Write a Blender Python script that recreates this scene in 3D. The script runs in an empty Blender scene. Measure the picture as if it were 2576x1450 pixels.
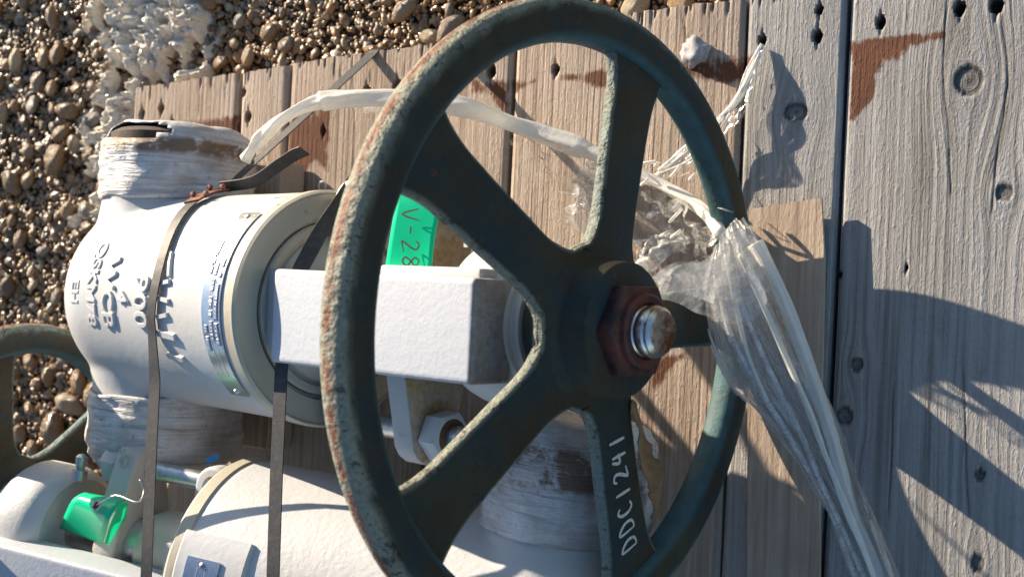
import bpy, bmesh, math, random
import numpy as np
from mathutils import Vector, Matrix, Euler
R_=math.radians
rng=np.random.default_rng(7); random.seed(7)
SC=bpy.context.scene; COL=SC.collection

# ------------------------------------------------------------------ camera
CAM=Vector((0.0,0.0,0.7982))
FW=Vector((-0.51339,0.00274,-0.85815)).normalized()
RT=Vector((0.85723,0.04797,-0.51269)).normalized()
UP=RT.cross(FW).normalized()
FPX=4500*0.644                       # focal length in pixels of a 2576 x 1450 frame
cam_d=bpy.data.cameras.new('camera'); cam=bpy.data.objects.new('camera',cam_d); COL.objects.link(cam)
cam_d.sensor_width=36; cam_d.lens=36*4500/4000; cam_d.clip_start=0.01; cam_d.clip_end=200
m=Matrix((RT,UP,-FW)).transposed().to_4x4(); m.translation=CAM; cam.matrix_world=m
cam_d.dof.use_dof=True; cam_d.dof.focus_distance=0.78; cam_d.dof.aperture_fstop=11; cam_d.dof.aperture_blades=0
SC.camera=cam
# ------------------------------------------------------------------ light
SUN_EL=R_(14.8); SUN_AZ=R_(-58)     # azimuth clockwise from +Y
world=bpy.data.worlds.new('World'); SC.world=world; world.use_nodes=True
wn=world.node_tree; sky=wn.nodes.new('ShaderNodeTexSky'); sky.sky_type='NISHITA'; sky.sun_disc=False
sky.sun_elevation=SUN_EL; sky.sun_rotation=SUN_AZ; sky.air_density=1.0; sky.dust_density=0.6; sky.ozone_density=2.0
bg=wn.nodes['Background']; bg.inputs[1].default_value=0.083
wn.links.new(sky.outputs[0],bg.inputs[0])
sd=bpy.data.lights.new('sun','SUN'); sd.energy=5.0; sd.angle=R_(0.5); sd.color=(1.0,0.85,0.66)
sun=bpy.data.objects.new('sun',sd); COL.objects.link(sun)
to_sun=Vector((math.sin(SUN_AZ)*math.cos(SUN_EL),math.cos(SUN_AZ)*math.cos(SUN_EL),math.sin(SUN_EL)))
sun.rotation_euler=(-to_sun).to_track_quat('-Z','Y').to_euler()
vs=SC.view_settings; vs.view_transform='Standard'; vs.look='None'; vs.gamma=1; vs.use_curve_mapping=False
vs.exposure=1.25
SC.cycles.max_bounces=6; SC.cycles.transparent_max_bounces=14
SC.cycles.use_denoising=True

# ------------------------------------------------------------------ helpers
def at(px,py,z=0.0):
    """point at height z that is seen at (px,py) of a 2576 x 1450 frame"""
    d=FW+RT*((px-1288)/FPX)-UP*((py-725)/FPX)
    t=(z-CAM.z)/d.z
    return CAM+d*t
def to_px(P):
    d=np.asarray(P)-np.array(CAM); z=d@np.array(FW)
    return 1288+FPX*(d@np.array(RT))/z, 725-FPX*(d@np.array(UP))/z
def tag(o,label=None,cat=None,group=None,kind=None):
    if label: o['label']=label
    if cat: o['category']=cat
    if group: o['group']=group
    if kind: o['kind']=kind
    return o
def obj(name,me,mat=None,parent=None,loc=None):
    o=bpy.data.objects.new(name,me); COL.objects.link(o)
    if mat is not None and me is not None and len(me.materials)==0: me.materials.append(mat)
    if parent is not None: o.parent=parent
    if loc is not None: o.location=loc
    return o
def empty(name,mw):
    o=bpy.data.objects.new(name,None); COL.objects.link(o); o.empty_display_size=0.05; o.matrix_world=mw
    return o
def mesh(name,v,f,smooth=True,ang=None):
    me=bpy.data.meshes.new(name)
    v=np.asarray(v,dtype=np.float32)
    if isinstance(f,np.ndarray):
        me.vertices.add(len(v)); me.vertices.foreach_set('co',v.ravel())
        k=f.shape[1]; me.loops.add(f.size); me.loops.foreach_set('vertex_index',f.ravel().astype(np.int32))
        me.polygons.add(len(f)); me.polygons.foreach_set('loop_start',np.arange(0,f.size,k,dtype=np.int32))
        me.update(calc_edges=True)
    else:
        me.from_pydata([tuple(map(float,q)) for q in v],[],[tuple(map(int,q)) for q in f]); me.update()
    if smooth:
        me.polygons.foreach_set('use_smooth',np.ones(len(me.polygons),dtype=bool))
        if ang: 
            try: me.set_sharp_from_angle(angle=R_(ang))
            except Exception: pass
    me.validate()
    return me
def fattr(me,name,vals):
    a=me.attributes.new(name,'FLOAT','POINT'); a.data.foreach_set('value',np.asarray(vals,dtype=np.float32))
def lathe(name,prof,n=64,axis='x',smooth=True,ang=35,closed=False):
    """prof: list of (along, radius)"""
    t=np.linspace(0,2*math.pi,n,endpoint=False); V=[];F=[]
    for s,r in prof:
        for a in t:
            c,d=r*math.cos(a),r*math.sin(a)
            V.append((s,c,d) if axis=='x' else (d,s,c) if axis=='y' else (c,d,s))
    k=len(prof)
    for i in range(k-1 if not closed else k):
        j=(i+1)%k
        for q in range(n):
            w=(q+1)%n; F.append((i*n+q,i*n+w,j*n+w,j*n+q))
    if not closed:
        if prof[0][1]>1e-6: F.append(tuple(range(n-1,-1,-1)))
        if prof[-1][1]>1e-6: F.append(tuple(range((k-1)*n,k*n)))
    me=mesh(name,V,F,smooth,ang)
    return fix(me,ang if smooth else None)
def fix(me,ang=None,merge=1e-6):
    bm=bmesh.new(); bm.from_mesh(me)
    if merge: bmesh.ops.remove_doubles(bm,verts=bm.verts,dist=merge)
    bmesh.ops.recalc_face_normals(bm,faces=bm.faces)
    bm.to_mesh(me); bm.free()
    if ang:
        me.polygons.foreach_set('use_smooth',np.ones(len(me.polygons),dtype=bool)); me.set_sharp_from_angle(angle=R_(ang))
    return me
def boxm(name,lo,hi,bev=0.002,seg=3,taper=None):
    bm=bmesh.new(); bmesh.ops.create_cube(bm,size=1)
    lo=Vector(lo);hi=Vector(hi)
    for v in bm.verts:
        v.co=Vector([(lo[i]+hi[i])/2+v.co[i]*(hi[i]-lo[i]) for i in range(3)])
    if taper: 
        for v in bm.verts: taper(v)
    if bev: bmesh.ops.bevel(bm,geom=list(bm.edges),offset=bev,segments=seg,profile=0.6,affect='EDGES')
    me=bpy.data.meshes.new(name); bm.to_mesh(me); bm.free()
    me.polygons.foreach_set('use_smooth',np.ones(len(me.polygons),dtype=bool)); me.set_sharp_from_angle(angle=R_(40))
    return me
def prism(name,pts,a0,a1,axis='x',bev=0.0015,seg=2):
    """2-D outline (u,v) extruded from a0 to a1 along axis; (u,v) are the other two axes in order"""
    def P(u,v,a): return (a,u,v) if axis=='x' else (u,a,v) if axis=='y' else (u,v,a)
    bm=bmesh.new()
    b=[bm.verts.new(P(u,v,a0)) for u,v in pts]; t=[bm.verts.new(P(u,v,a1)) for u,v in pts]
    n=len(pts); bm.faces.new(b); bm.faces.new(t[::-1])
    for i in range(n): bm.faces.new((b[i],t[i],t[(i+1)%n],b[(i+1)%n]))
    bmesh.ops.recalc_face_normals(bm,faces=bm.faces)
    if bev:
        ed=[e for e in bm.edges if (e.verts[0] in b)==(e.verts[1] in b)]
        bmesh.ops.bevel(bm,geom=ed,offset=bev,segments=seg,profile=0.5,affect='EDGES')
    me=bpy.data.meshes.new(name); bm.to_mesh(me); bm.free()
    me.polygons.foreach_set('use_smooth',np.ones(len(me.polygons),dtype=bool)); me.set_sharp_from_angle(angle=R_(40))
    return me
def catmull(P,n=8):
    P=[Vector(p) for p in P]; out=[]
    for i in range(len(P)-1):
        p0=P[max(i-1,0)];p1=P[i];p2=P[i+1];p3=P[min(i+2,len(P)-1)]
        for k in range(n):
            t=k/n
            out.append(0.5*((2*p1)+(p2-p0)*t+(2*p0-5*p1+4*p2-p3)*t*t+(3*p1-p0-3*p2+p3)*t**3))
    out.append(P[-1]); return out
def tube(name,path,rad,n=10,rfun=None,cap=True):
    """round tube; rad may be list; rfun(i,a)->radius factor"""
    P=[Vector(p) for p in path]; V=[];F=[]; up=None
    for i,p in enumerate(P):
        t=(P[min(i+1,len(P)-1)]-P[max(i-1,0)]).normalized()
        if up is None:
            up=Vector((0,0,1)) if abs(t.z)<.9 else Vector((1,0,0))
        u=(up-t*up.dot(t)).normalized(); w=t.cross(u); up=u
        r=rad[i] if hasattr(rad,'__len__') else rad
        for k in range(n):
            a=2*math.pi*k/n; rr=r*(rfun(i,a) if rfun else 1)
            V.append(p+u*math.cos(a)*rr+w*math.sin(a)*rr)
    for i in range(len(P)-1):
        for k in range(n):
            q=(k+1)%n; F.append((i*n+k,i*n+q,(i+1)*n+q,(i+1)*n+k))
    if cap: F.append(tuple(range(n-1,-1,-1))); F.append(tuple(range((len(P)-1)*n,len(P)*n)))
    return mesh(name,V,F)
def ribbon(name,path,norms,w,th):
    """flat strap: rectangular section, norms = facing direction at every point"""
    P=[Vector(p) for p in path]; V=[];F=[]
    for i,p in enumerate(P):
        t=(P[min(i+1,len(P)-1)]-P[max(i-1,0)]).normalized()
        nn=Vector(norms[i]); nn=(nn-t*nn.dot(t)).normalized(); s=t.cross(nn)
        for a,b in ((-1,0),(1,0),(1,1),(-1,1)): V.append(p+s*(a*w/2)+nn*(b*th))
    for i in range(len(P)-1):
        for k in range(4):
            q=(k+1)%4; F.append((i*4+k,i*4+q,(i+1)*4+q,(i+1)*4+k))
    F.append((3,2,1,0)); b=(len(P)-1)*4; F.append((b,b+1,b+2,b+3))
    return fix(mesh(name,V,F,True,40),40,0)
# numpy value noise
_G=rng.random((64,64,64)).astype(np.float32)
def vnoise(x,y,z=0.0):
    x=np.asarray(x,float);y=np.asarray(y,float)+0*x;z=np.asarray(z,float)+0*x
    xi=np.floor(x).astype(int);yi=np.floor(y).astype(int);zi=np.floor(z).astype(int)
    fx=x-xi;fy=y-yi;fz=z-zi
    fx=fx*fx*(3-2*fx);fy=fy*fy*(3-2*fy);fz=fz*fz*(3-2*fz)
    g=lambda a,b,c:_G[(xi+a)%64,(yi+b)%64,(zi+c)%64]
    L=lambda a,b,t:a+(b-a)*t
    return L(L(L(g(0,0,0),g(1,0,0),fx),L(g(0,1,0),g(1,1,0),fx),fy),L(L(g(0,0,1),g(1,0,1),fx),L(g(0,1,1),g(1,1,1),fx),fy),fz)
def fbm(x,y,z=0.0,o=4):
    s=0;a=.5
    for i in range(o):
        s=s+a*vnoise(x*2**i+17*i,y*2**i+5*i,np.asarray(z)*2**i+3*i); a*=.5
    return s
def sstep(a,b,x):
    t=np.clip((x-a)/(b-a),0,1); return t*t*(3-2*t)

# ------------------------------------------------------------------ materials
class NT:
    def __init__(s,name):
        s.m=bpy.data.materials.new(name); s.m.use_nodes=True; s.t=s.m.node_tree; s.b=s.t.nodes['Principled BSDF']; s.out=s.t.nodes['Material Output']
    def n(s,ty,**kw):
        q=s.t.nodes.new(ty)
        for k,v in kw.items():
            if hasattr(q,k): setattr(q,k,v)
        return q
    def l(s,a,b): s.t.links.new(a,b)
    def val(s,sock,v):
        if hasattr(v,'is_linked') or hasattr(v,'links'): s.l(v,sock)
        else: sock.default_value=v
    def attr(s,name): return s.n('ShaderNodeAttribute',attribute_name=name).outputs['Fac']
    def coord(s,kind='Object'): return s.n('ShaderNodeTexCoord').outputs[kind]
    def mapv(s,v,scale=(1,1,1),loc=(0,0,0)):
        q=s.n('ShaderNodeMapping'); s.l(v,q.inputs[0]); q.inputs['Scale'].default_value=scale; q.inputs['Location'].default_value=loc; return q.outputs[0]
    def noise(s,v,scale,detail=4,rough=.55,dist=0.0):
        q=s.n('ShaderNodeTexNoise'); s.l(v,q.inputs['Vector']); q.inputs['Scale'].default_value=scale; q.inputs['Detail'].default_value=detail; q.inputs['Roughness'].default_value=rough; q.inputs['Distortion'].default_value=dist
        return q.outputs['Fac']
    def voro(s,v,scale,feature='F1'):
        q=s.n('ShaderNodeTexVoronoi',feature=feature); s.l(v,q.inputs['Vector']); q.inputs['Scale'].default_value=scale; return q
    def ramp(s,f,stops):
        q=s.n('ShaderNodeValToRGB'); s.l(f,q.inputs[0]); e=q.color_ramp.elements
        while len(e)<len(stops): e.new(.5)
        for i,(p,c) in enumerate(stops):
            e[i].position=p; e[i].color=(c[0],c[1],c[2],1) if hasattr(c,'__len__') else (c,c,c,1)
        return q.outputs[0]
    def mix(s,f,a,b,mode='MIX'):
        q=s.n('ShaderNodeMix',data_type='RGBA',blend_type=mode)
        s.val(q.inputs['Factor'],f)
        for k,v in (('A',a),('B',b)):
            so=[i for i in q.inputs if i.name==k and i.type=='RGBA'][0]
            if hasattr(v,'links'): s.l(v,so)
            else: so.default_value=(v[0],v[1],v[2],1)
        return [o for o in q.outputs if o.type=='RGBA'][0]
    def math(s,op,a,b=0.0,c=None):
        q=s.n('ShaderNodeMath',operation=op); s.val(q.inputs[0],a); s.val(q.inputs[1],b)
        if c is not None: s.val(q.inputs[2],c)
        return q.outputs[0]
    def bump(s,h,strength=.5,dist=.001,normal=None):
        q=s.n('ShaderNodeBump'); q.inputs['Strength'].default_value=strength; q.inputs['Distance'].default_value=dist; s.l(h,q.inputs['Height'])
        if normal is not None: s.l(normal,q.inputs['Normal'])
        return q.outputs[0]
    def set(s,**kw):
        for k,v in kw.items():
            so=s.b.inputs[k]
            if hasattr(v,'links'): s.l(v,so)
            elif hasattr(v,'__len__') and len(v)==3 and so.type=='RGBA': so.default_value=(*v,1)
            else: so.default_value=v
        return s.m
def sepx(M,v):
    q=M.n('ShaderNodeSeparateXYZ'); M.l(v,q.inputs[0]); return q.outputs

def mat_wood(name,c0,c1,c2,amt,weather,ringc,ringh):
    M=NT(name); co=M.coord(); u=M.attr('grain'); rust=M.attr('rust'); dark=M.attr('dark'); seed=M.attr('seed')
    X=sepx(M,co)
    cv=M.n('ShaderNodeCombineXYZ'); M.l(M.math('MULTIPLY',u,1.0),cv.inputs[0]); M.l(M.math('MULTIPLY',X[1],0.02),cv.inputs[1]); M.l(seed,cv.inputs[2])
    g1=M.noise(cv.outputs[0],260,3,.6)
    g2=M.noise(cv.outputs[0],900,2,.5)
    cv2=M.n('ShaderNodeCombineXYZ'); M.l(u,cv2.inputs[0]); M.l(M.math('MULTIPLY',X[1],0.25),cv2.inputs[1]); M.l(seed,cv2.inputs[2])
    fib=M.noise(cv2.outputs[0],1500,3,.7)
    big=M.noise(M.mapv(co,(1,.45,1)),9,4,.6)
    col=M.ramp(g1,[(.30,tuple(q*.62 for q in c0)),(.42,c0),(.55,c1),(.75,c2)])
    wob=M.math('MULTIPLY',M.noise(cv.outputs[0],55,3,.6),4.5); ring=M.math('POWER',M.math('MULTIPLY_ADD',M.math('SINE',M.math('ADD',M.math('MULTIPLY',u,2*math.pi/.0058),wob)),.5,.5),5.0)
    ring=M.math('MULTIPLY',ring,M.ramp(M.noise(cv.outputs[0],30,2,.5),[(.35,.25),(.6,1)]))
    col=M.mix(M.math('MULTIPLY',ring,ringc),col,tuple(q*.55 for q in c0))
    col=M.mix(M.ramp(fib,[(.35,.0),(.75,.42)]),col,tuple(q*.55 for q in c0))
    # broad weather patches: some silver grey, some brown
    col=M.mix(M.ramp(big,[(.35,0),(.68,.75)]),col,weather)
    blot=M.noise(co,38,5,.7)
    col=M.mix(M.ramp(blot,[(.58,0),(.8,.30)]),col,(.11,.09,.085))
    col=M.mix(M.ramp(M.noise(co,240,3,.7),[(.60,0),(.78,.35)]),col,(.10,.085,.075))
    rn=M.noise(cv2.outputs[0],300,4,.7); rn2=M.noise(co,70,4,.65)
    rf=M.math('MULTIPLY',rust,M.ramp(rn2,[(.25,.55),(.6,1)]))
    rf=M.math('SUBTRACT',rf,M.math('MULTIPLY',rn,.85)); rf=M.ramp(rf,[(.02,0),(.30,.95)])
    col=M.mix(rf,col,M.mix(rn2,(.145,.050,.019),(.075,.026,.014)))
    col=M.mix(dark,col,(.035,.028,.024))
    h=M.math('ADD',M.math('MULTIPLY',g1,1.0),M.math('MULTIPLY',fib,.55)); h=M.math('ADD',h,M.math('MULTIPLY',g2,.45)); h=M.math('ADD',h,M.math('MULTIPLY',ring,ringh))
    sp=M.noise(M.mapv(co,(1,.35,1)),420,3,.7)
    h=M.math('ADD',h,M.math('MULTIPLY',M.ramp(sp,[(.5,0),(.75,1)]),.5))
    return M.set(**{'Base Color':col,'Roughness':.85,'Specular IOR Level':.25,'Normal':M.bump(h,amt,.0017)})
WOOD_T=mat_wood('wood_tan',(.27,.185,.13),(.47,.36,.275),(.54,.435,.35),.65,(.47,.39,.325),.6,-.4)
WOOD_G=mat_wood('wood_grey',(.22,.205,.19),(.345,.335,.322),(.41,.402,.392),.78,(.36,.352,.345),.10,.25)
def mat_white(name,base=(.50,.51,.525),dirt=.5,bump=.16,bscale=200,rust=.5,rough=.45):
    M=NT(name); co=M.coord()
    n1=M.noise(co,14,6,.65); n2=M.noise(co,60,5,.7); n3=M.noise(co,420,3,.6)
    col=M.mix(M.ramp(n1,[(.42,0),(.75,dirt)]),base,(.52,.48,.40))
    col=M.mix(M.ramp(n2,[(.60,0),(.82,dirt*.9)]),col,(.34,.29,.22))
    col=M.mix(M.ramp(M.noise(M.mapv(co,(1,.22,.22),(3,1,2)),90,4,.7,.4),[(.60,0),(.78,dirt*.7)]),col,(.33,.27,.19))
    spot=M.noise(co,95,6,.75); col=M.mix(M.ramp(M.math('MULTIPLY',spot,M.ramp(n1,[(.40,.4),(.62,1)])),[(.585,0),(.66,rust)]),col,(.20,.085,.03))
    sn=M.voro(co,170); col=M.mix(M.math('MULTIPLY',M.ramp(sn.outputs['Distance'],[(.03,1),(.07,0)]),M.ramp(n2,[(.5,0),(.56,.6)])),col,(.12,.09,.07))
    h=M.math('ADD',M.noise(co,bscale,4,.6),M.math('MULTIPLY',M.noise(co,bscale*.22,3,.5),1.2))
    return M.set(**{'Base Color':col,'Roughness':rough,'Normal':M.bump(h,bump,.0012)})
PAINT=mat_white('white_paint')
def mat_stain_shade_face(name,x0,amt,c_a,c_b,base):
    # painted casting, front face browned: stains, plus painted-in shade on the yoke
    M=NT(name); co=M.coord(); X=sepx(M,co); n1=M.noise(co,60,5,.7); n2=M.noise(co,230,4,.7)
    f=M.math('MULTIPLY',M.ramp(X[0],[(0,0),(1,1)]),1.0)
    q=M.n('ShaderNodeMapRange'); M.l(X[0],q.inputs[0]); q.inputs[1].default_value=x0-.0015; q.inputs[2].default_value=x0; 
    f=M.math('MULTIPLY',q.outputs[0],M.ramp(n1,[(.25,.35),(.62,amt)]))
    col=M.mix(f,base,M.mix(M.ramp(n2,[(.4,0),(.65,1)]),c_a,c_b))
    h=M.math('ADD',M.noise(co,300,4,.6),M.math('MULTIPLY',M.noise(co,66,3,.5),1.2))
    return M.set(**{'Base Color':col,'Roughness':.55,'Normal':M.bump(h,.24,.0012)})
YOKE=mat_stain_shade_face('yoke_paint_dirt_shade_end',.2072,.85,(.27,.20,.125),(.13,.075,.04),(.43,.455,.505))  # brown of the arm end is dirt plus shade put into the colour
GLAND=mat_stain_shade_face('gland_paint_stained_face',.1105,.95,(.40,.25,.10),(.24,.12,.045),(.50,.49,.46))
CAST=mat_white('white_cast_paint',(.50,.51,.525),.34,.30,240,.4,.5)
STAINED=mat_white('stained_white_paint',(.48,.45,.38),.7,.35,200,.85,.5)
RING=mat_white('ring_face_paint',(.46,.42,.33),.8,.15,200,.8,.4)
def mat_simple(name,col,rough=.5,metal=0.0,n=(0,0),bump=0.0,bscale=300,spec=.5,c2=None,cs=40,lo=.4,hi=.7,amt=1.0):
    M=NT(name); co=M.coord(); c=col
    if c2: c=M.mix(M.ramp(M.noise(co,cs,5,.7),[(lo,0),(hi,amt)]),col,c2)
    kw={'Base Color':c,'Roughness':rough,'Metallic':metal,'Specular IOR Level':spec}
    if bump: kw['Normal']=M.bump(M.noise(co,bscale,5,.65),bump,.001)
    return M.set(**kw)
RUSTLINE=mat_simple('rust_groove',(.17,.085,.035),.9,c2=(.07,.036,.02),bump=.5)
NUT_RED=mat_simple('rusty_nut',(.15,.036,.022),.55,c2=(.028,.016,.016),cs=70,lo=.4,hi=.62,bump=.5,bscale=400)
STEEL=mat_simple('stem_steel',(.62,.60,.58),.28,1.0,c2=(.35,.30,.26),cs=120,lo=.5,hi=.75,bump=.12,bscale=600)
STEELRUST=mat_simple('stem_end_steel',(.50,.46,.42),.42,.8,c2=(.19,.075,.03),cs=55,lo=.44,hi=.58,bump=.35,bscale=500)
ZINC=mat_simple('zinc_stud',(.60,.61,.62),.38,.9,c2=(.30,.27,.23),cs=90,lo=.5,hi=.72,bump=.15,bscale=500)
STRAP=mat_simple('strap_steel',(.035,.036,.040),.6,.25,c2=(.075,.068,.058),cs=260,lo=.5,hi=.64,amt=.7,bump=.2,bscale=500)
SEAL=mat_simple('strap_seal_rusty',(.26,.11,.075),.55,.3,c2=(.16,.055,.035),cs=150,bump=.3)
NAMEPL=mat_simple('nameplate_steel',(.63,.65,.68),.24,1.0,c2=(.45,.46,.48),cs=200,lo=.5,hi=.8,bump=.10,bscale=90)
ENGRAVE=mat_simple('engraved_ink',(.36,.40,.50),.45,.5)
INK=mat_simple('marker_ink',(.012,.03,.022),.5)
PEN=mat_simple('paint_pen',(.62,.60,.56),.6,c2=(.30,.30,.29),cs=700,lo=.5,hi=.66)
BLUE=mat_simple('blue_tape',(.05,.28,.62),.4)
DARKHOLE=mat_simple('pipe_cap_inside',(.045,.03,.025),.8,c2=(.09,.06,.045),cs=120,bump=.4)
def mat_green():
    M=NT('green_tag_vinyl'); co=M.coord()
    n=M.noise(co,30,3,.5); col=M.mix(M.ramp(n,[(.4,0),(.75,.5)]),(.0,.72,.36),(.0,.60,.29))
    M.set(**{'Base Color':col,'Roughness':.30,'Specular IOR Level':.6,'Normal':M.bump(n,.15,.002)})
    tr=M.n('ShaderNodeBsdfTranslucent'); M.l(col,tr.inputs[0]); mx=M.n('ShaderNodeMixShader'); mx.inputs[0].default_value=.22
    M.l(M.b.outputs[0],mx.inputs[1]); M.l(tr.outputs[0],mx.inputs[2]); M.l(mx.outputs[0],M.out.inputs[0])
    return M.m
GREEN=mat_green()
def mat_wheel():
    M=NT('wheel_paint'); co=M.coord(); X=sepx(M,co)
    n1=M.noise(co,16,5,.65); n2=M.noise(co,70,5,.7); n3=M.noise(co,330,4,.7); n4=M.noise(co,26,4,.6)
    col=M.mix(M.ramp(n1,[(.36,0),(.62,1)]),(.018,.036,.043),(.050,.047,.030))
    col=M.mix(M.ramp(n4,[(.48,0),(.66,.75)]),col,(.052,.032,.016))
    # chalked paint on the outer side of the rim, chips and the rusty parting line
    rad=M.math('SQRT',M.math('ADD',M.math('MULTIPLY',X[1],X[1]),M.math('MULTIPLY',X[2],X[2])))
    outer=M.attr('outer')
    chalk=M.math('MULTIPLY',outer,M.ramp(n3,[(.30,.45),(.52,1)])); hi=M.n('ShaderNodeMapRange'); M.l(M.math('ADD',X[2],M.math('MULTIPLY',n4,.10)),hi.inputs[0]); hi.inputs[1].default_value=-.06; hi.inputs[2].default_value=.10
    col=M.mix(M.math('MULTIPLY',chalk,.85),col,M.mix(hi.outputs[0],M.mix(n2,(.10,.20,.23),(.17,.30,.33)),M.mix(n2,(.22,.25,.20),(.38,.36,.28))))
    col=M.mix(M.ramp(M.math('MULTIPLY',n3,n2),[(.285,0),(.34,.85)]),col,(.030,.032,.028))
    col=M.mix(M.math('MULTIPLY',M.attr('inner'),M.ramp(n2,[(.35,.55),(.6,1)])),col,(.050,.115,.13))
    seam=M.math('MULTIPLY',M.attr('seam'),M.ramp(n2,[(.35,0),(.5,1)]))
    col=M.mix(seam,col,(.20,.06,.03))
    col=M.mix(M.ramp(M.noise(co,120,5,.75),[(.63,0),(.70,.8)]),col,(.14,.05,.025))
    h=M.math('ADD',M.noise(co,150,4,.6),M.math('MULTIPLY',M.noise(co,420,3,.6),.4))
    hb=M.math('MULTIPLY',h,M.math('ADD',.20,M.math('MULTIPLY',outer,1.0)))
    return M.set(**{'Base Color':col,'Roughness':.6,'Specular IOR Level':.25,'Normal':M.bump(hb,.9,.0035)})
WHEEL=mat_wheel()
def mat_wrap():
    M=NT('white_tape_wrap'); co=M.coord()
    n1=M.noise(co,22,5,.7); n2=M.noise(M.mapv(co,(1,5,1)),40,5,.7,.6); st=M.noise(M.mapv(co,(.6,9,.6)),22,4,.65,.8)
    col=M.mix(M.ramp(n1,[(.40,0),(.68,.8)]),(.72,.71,.71),(.36,.30,.26))
    col=M.mix(M.ramp(st,[(.50,0),(.70,.65)]),col,(.20,.15,.12))
    col=M.mix(M.ramp(M.noise(co,130,4,.7),[(.60,0),(.74,.7)]),col,(.14,.105,.085))
    col=M.mix(M.math('MULTIPLY',M.attr('kraft'),M.ramp(M.noise(co,36,5,.7),[(.42,0),(.52,.95)])),col,M.mix(n1,(.26,.15,.08),(.13,.08,.05)))
    h=M.math('ADD',M.math('MULTIPLY',n2,1.2),M.math('MULTIPLY',M.noise(M.mapv(co,(1,14,1)),30,3,.6,.5),.8))
    return M.set(**{'Base Color':col,'Roughness':.42,'Normal':M.bump(h,.55,.004)})
WRAP=mat_wrap()
def mat_film(name,op,col=(.82,.82,.80),rough=.22,fold=30,bs=.5,gl_=.7,var=1.0):
    M=NT(name); co=M.coord(); t=M.t
    n=M.noise(M.mapv(co,(1,1,1)),fold,4,.6,1.5); n2=M.noise(co,fold*5,3,.6,1.0)
    nrm=M.bump(M.math('ADD',n,M.math('MULTIPLY',n2,.25)),bs,.004)
    M.set(**{'Base Color':col,'Roughness':rough,'Specular IOR Level':.7,'Normal':nrm})
    tl=M.n('ShaderNodeBsdfTranslucent'); tl.inputs[0].default_value=(*col,1); M.l(nrm,tl.inputs[1])
    a=M.n('ShaderNodeMixShader'); a.inputs[0].default_value=.40; M.l(M.b.outputs[0],a.inputs[1]); M.l(tl.outputs[0],a.inputs[2])
    tp=M.n('ShaderNodeBsdfTransparent'); tp.inputs[0].default_value=(.95,.95,.95,1)
    b=M.n('ShaderNodeMixShader')
    cr=M.ramp(M.noise(M.mapv(co,(1,1,1)),fold*1.7,4,.7,1.2),[(.40,op*(1-.65*var)),(.58,op),(.75,min(1,op*(1+.9*var)))])
    M.l(cr,b.inputs[0]); M.l(tp.outputs[0],b.inputs[1]); M.l(a.outputs[0],b.inputs[2])
    gl=M.n('ShaderNodeBsdfGlossy'); gl.inputs['Roughness'].default_value=.12; M.l(nrm,gl.inputs['Normal'])
    fr=M.n('ShaderNodeFresnel'); fr.inputs[0].default_value=1.45; M.l(nrm,fr.inputs[1])
    c=M.n('ShaderNodeMixShader'); M.l(M.math('MULTIPLY',fr.outputs[0],gl_),c.inputs[0]); M.l(b.outputs[0],c.inputs[1]); M.l(gl.outputs[0],c.inputs[2])
    M.l(c.outputs[0],M.out.inputs[0])
    return M.m
def mat_hang():
    M=NT('hanging_clear_film'); u=M.attr('fu'); t=M.attr('ft')
    cv=M.n('ShaderNodeCombineXYZ'); M.l(u,cv.inputs[0]); M.l(M.math('MULTIPLY',t,.16),cv.inputs[1]); M.l(M.attr('fs'),cv.inputs[2])
    n=M.noise(cv.outputs[0],13,4,.6,.6); n2=M.noise(cv.outputs[0],46,3,.6,.4); wr=M.noise(M.coord(),60,3,.6,1.0)
    h=M.math('ADD',n,M.math('MULTIPLY',n2,.35)); h=M.math('ADD',h,M.math('MULTIPLY',wr,.10)); nr=M.bump(h,.8,.010)
    M.set(**{'Base Color':(.95,.95,.94),'Roughness':.25,'Normal':nr})
    tl=M.n('ShaderNodeBsdfTranslucent'); tl.inputs[0].default_value=(.95,.94,.91,1); M.l(nr,tl.inputs[1])
    a=M.n('ShaderNodeMixShader'); a.inputs[0].default_value=.45; M.l(M.b.outputs[0],a.inputs[1]); M.l(tl.outputs[0],a.inputs[2])
    tp=M.n('ShaderNodeBsdfTransparent'); tp.inputs[0].default_value=(.96,.96,.96,1); b=M.n('ShaderNodeMixShader')
    op=M.math('ADD',M.ramp(n,[(.34,.10),(.50,.34),(.64,.88)]),M.ramp(n2,[(.52,0),(.70,.38)])); M.l(op,b.inputs[0]); M.l(tp.outputs[0],b.inputs[1]); M.l(a.outputs[0],b.inputs[2])
    g=M.n('ShaderNodeBsdfGlossy'); g.inputs['Roughness'].default_value=.14; M.l(nr,g.inputs['Normal'])
    fr=M.n('ShaderNodeFresnel'); fr.inputs[0].default_value=1.45; M.l(nr,fr.inputs[1]); c=M.n('ShaderNodeMixShader')
    M.l(M.math('MULTIPLY',fr.outputs[0],.5),c.inputs[0]); M.l(b.outputs[0],c.inputs[1]); M.l(g.outputs[0],c.inputs[2]); M.l(c.outputs[0],M.out.inputs[0])
    return M.m
FILM_HANG=mat_hang()
FILM=mat_film('clear_film',.40,(.93,.93,.92))
FILM_THIN=mat_film('thin_clear_film',.13,fold=45)
FILM_ROPE=mat_film('bunched_film',.95,(.86,.84,.79),.45,40,.2,.3,.12)
FILM_STRAND=mat_film('film_strand',.62,(.93,.93,.92),.3,50,.4,.5)
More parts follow.
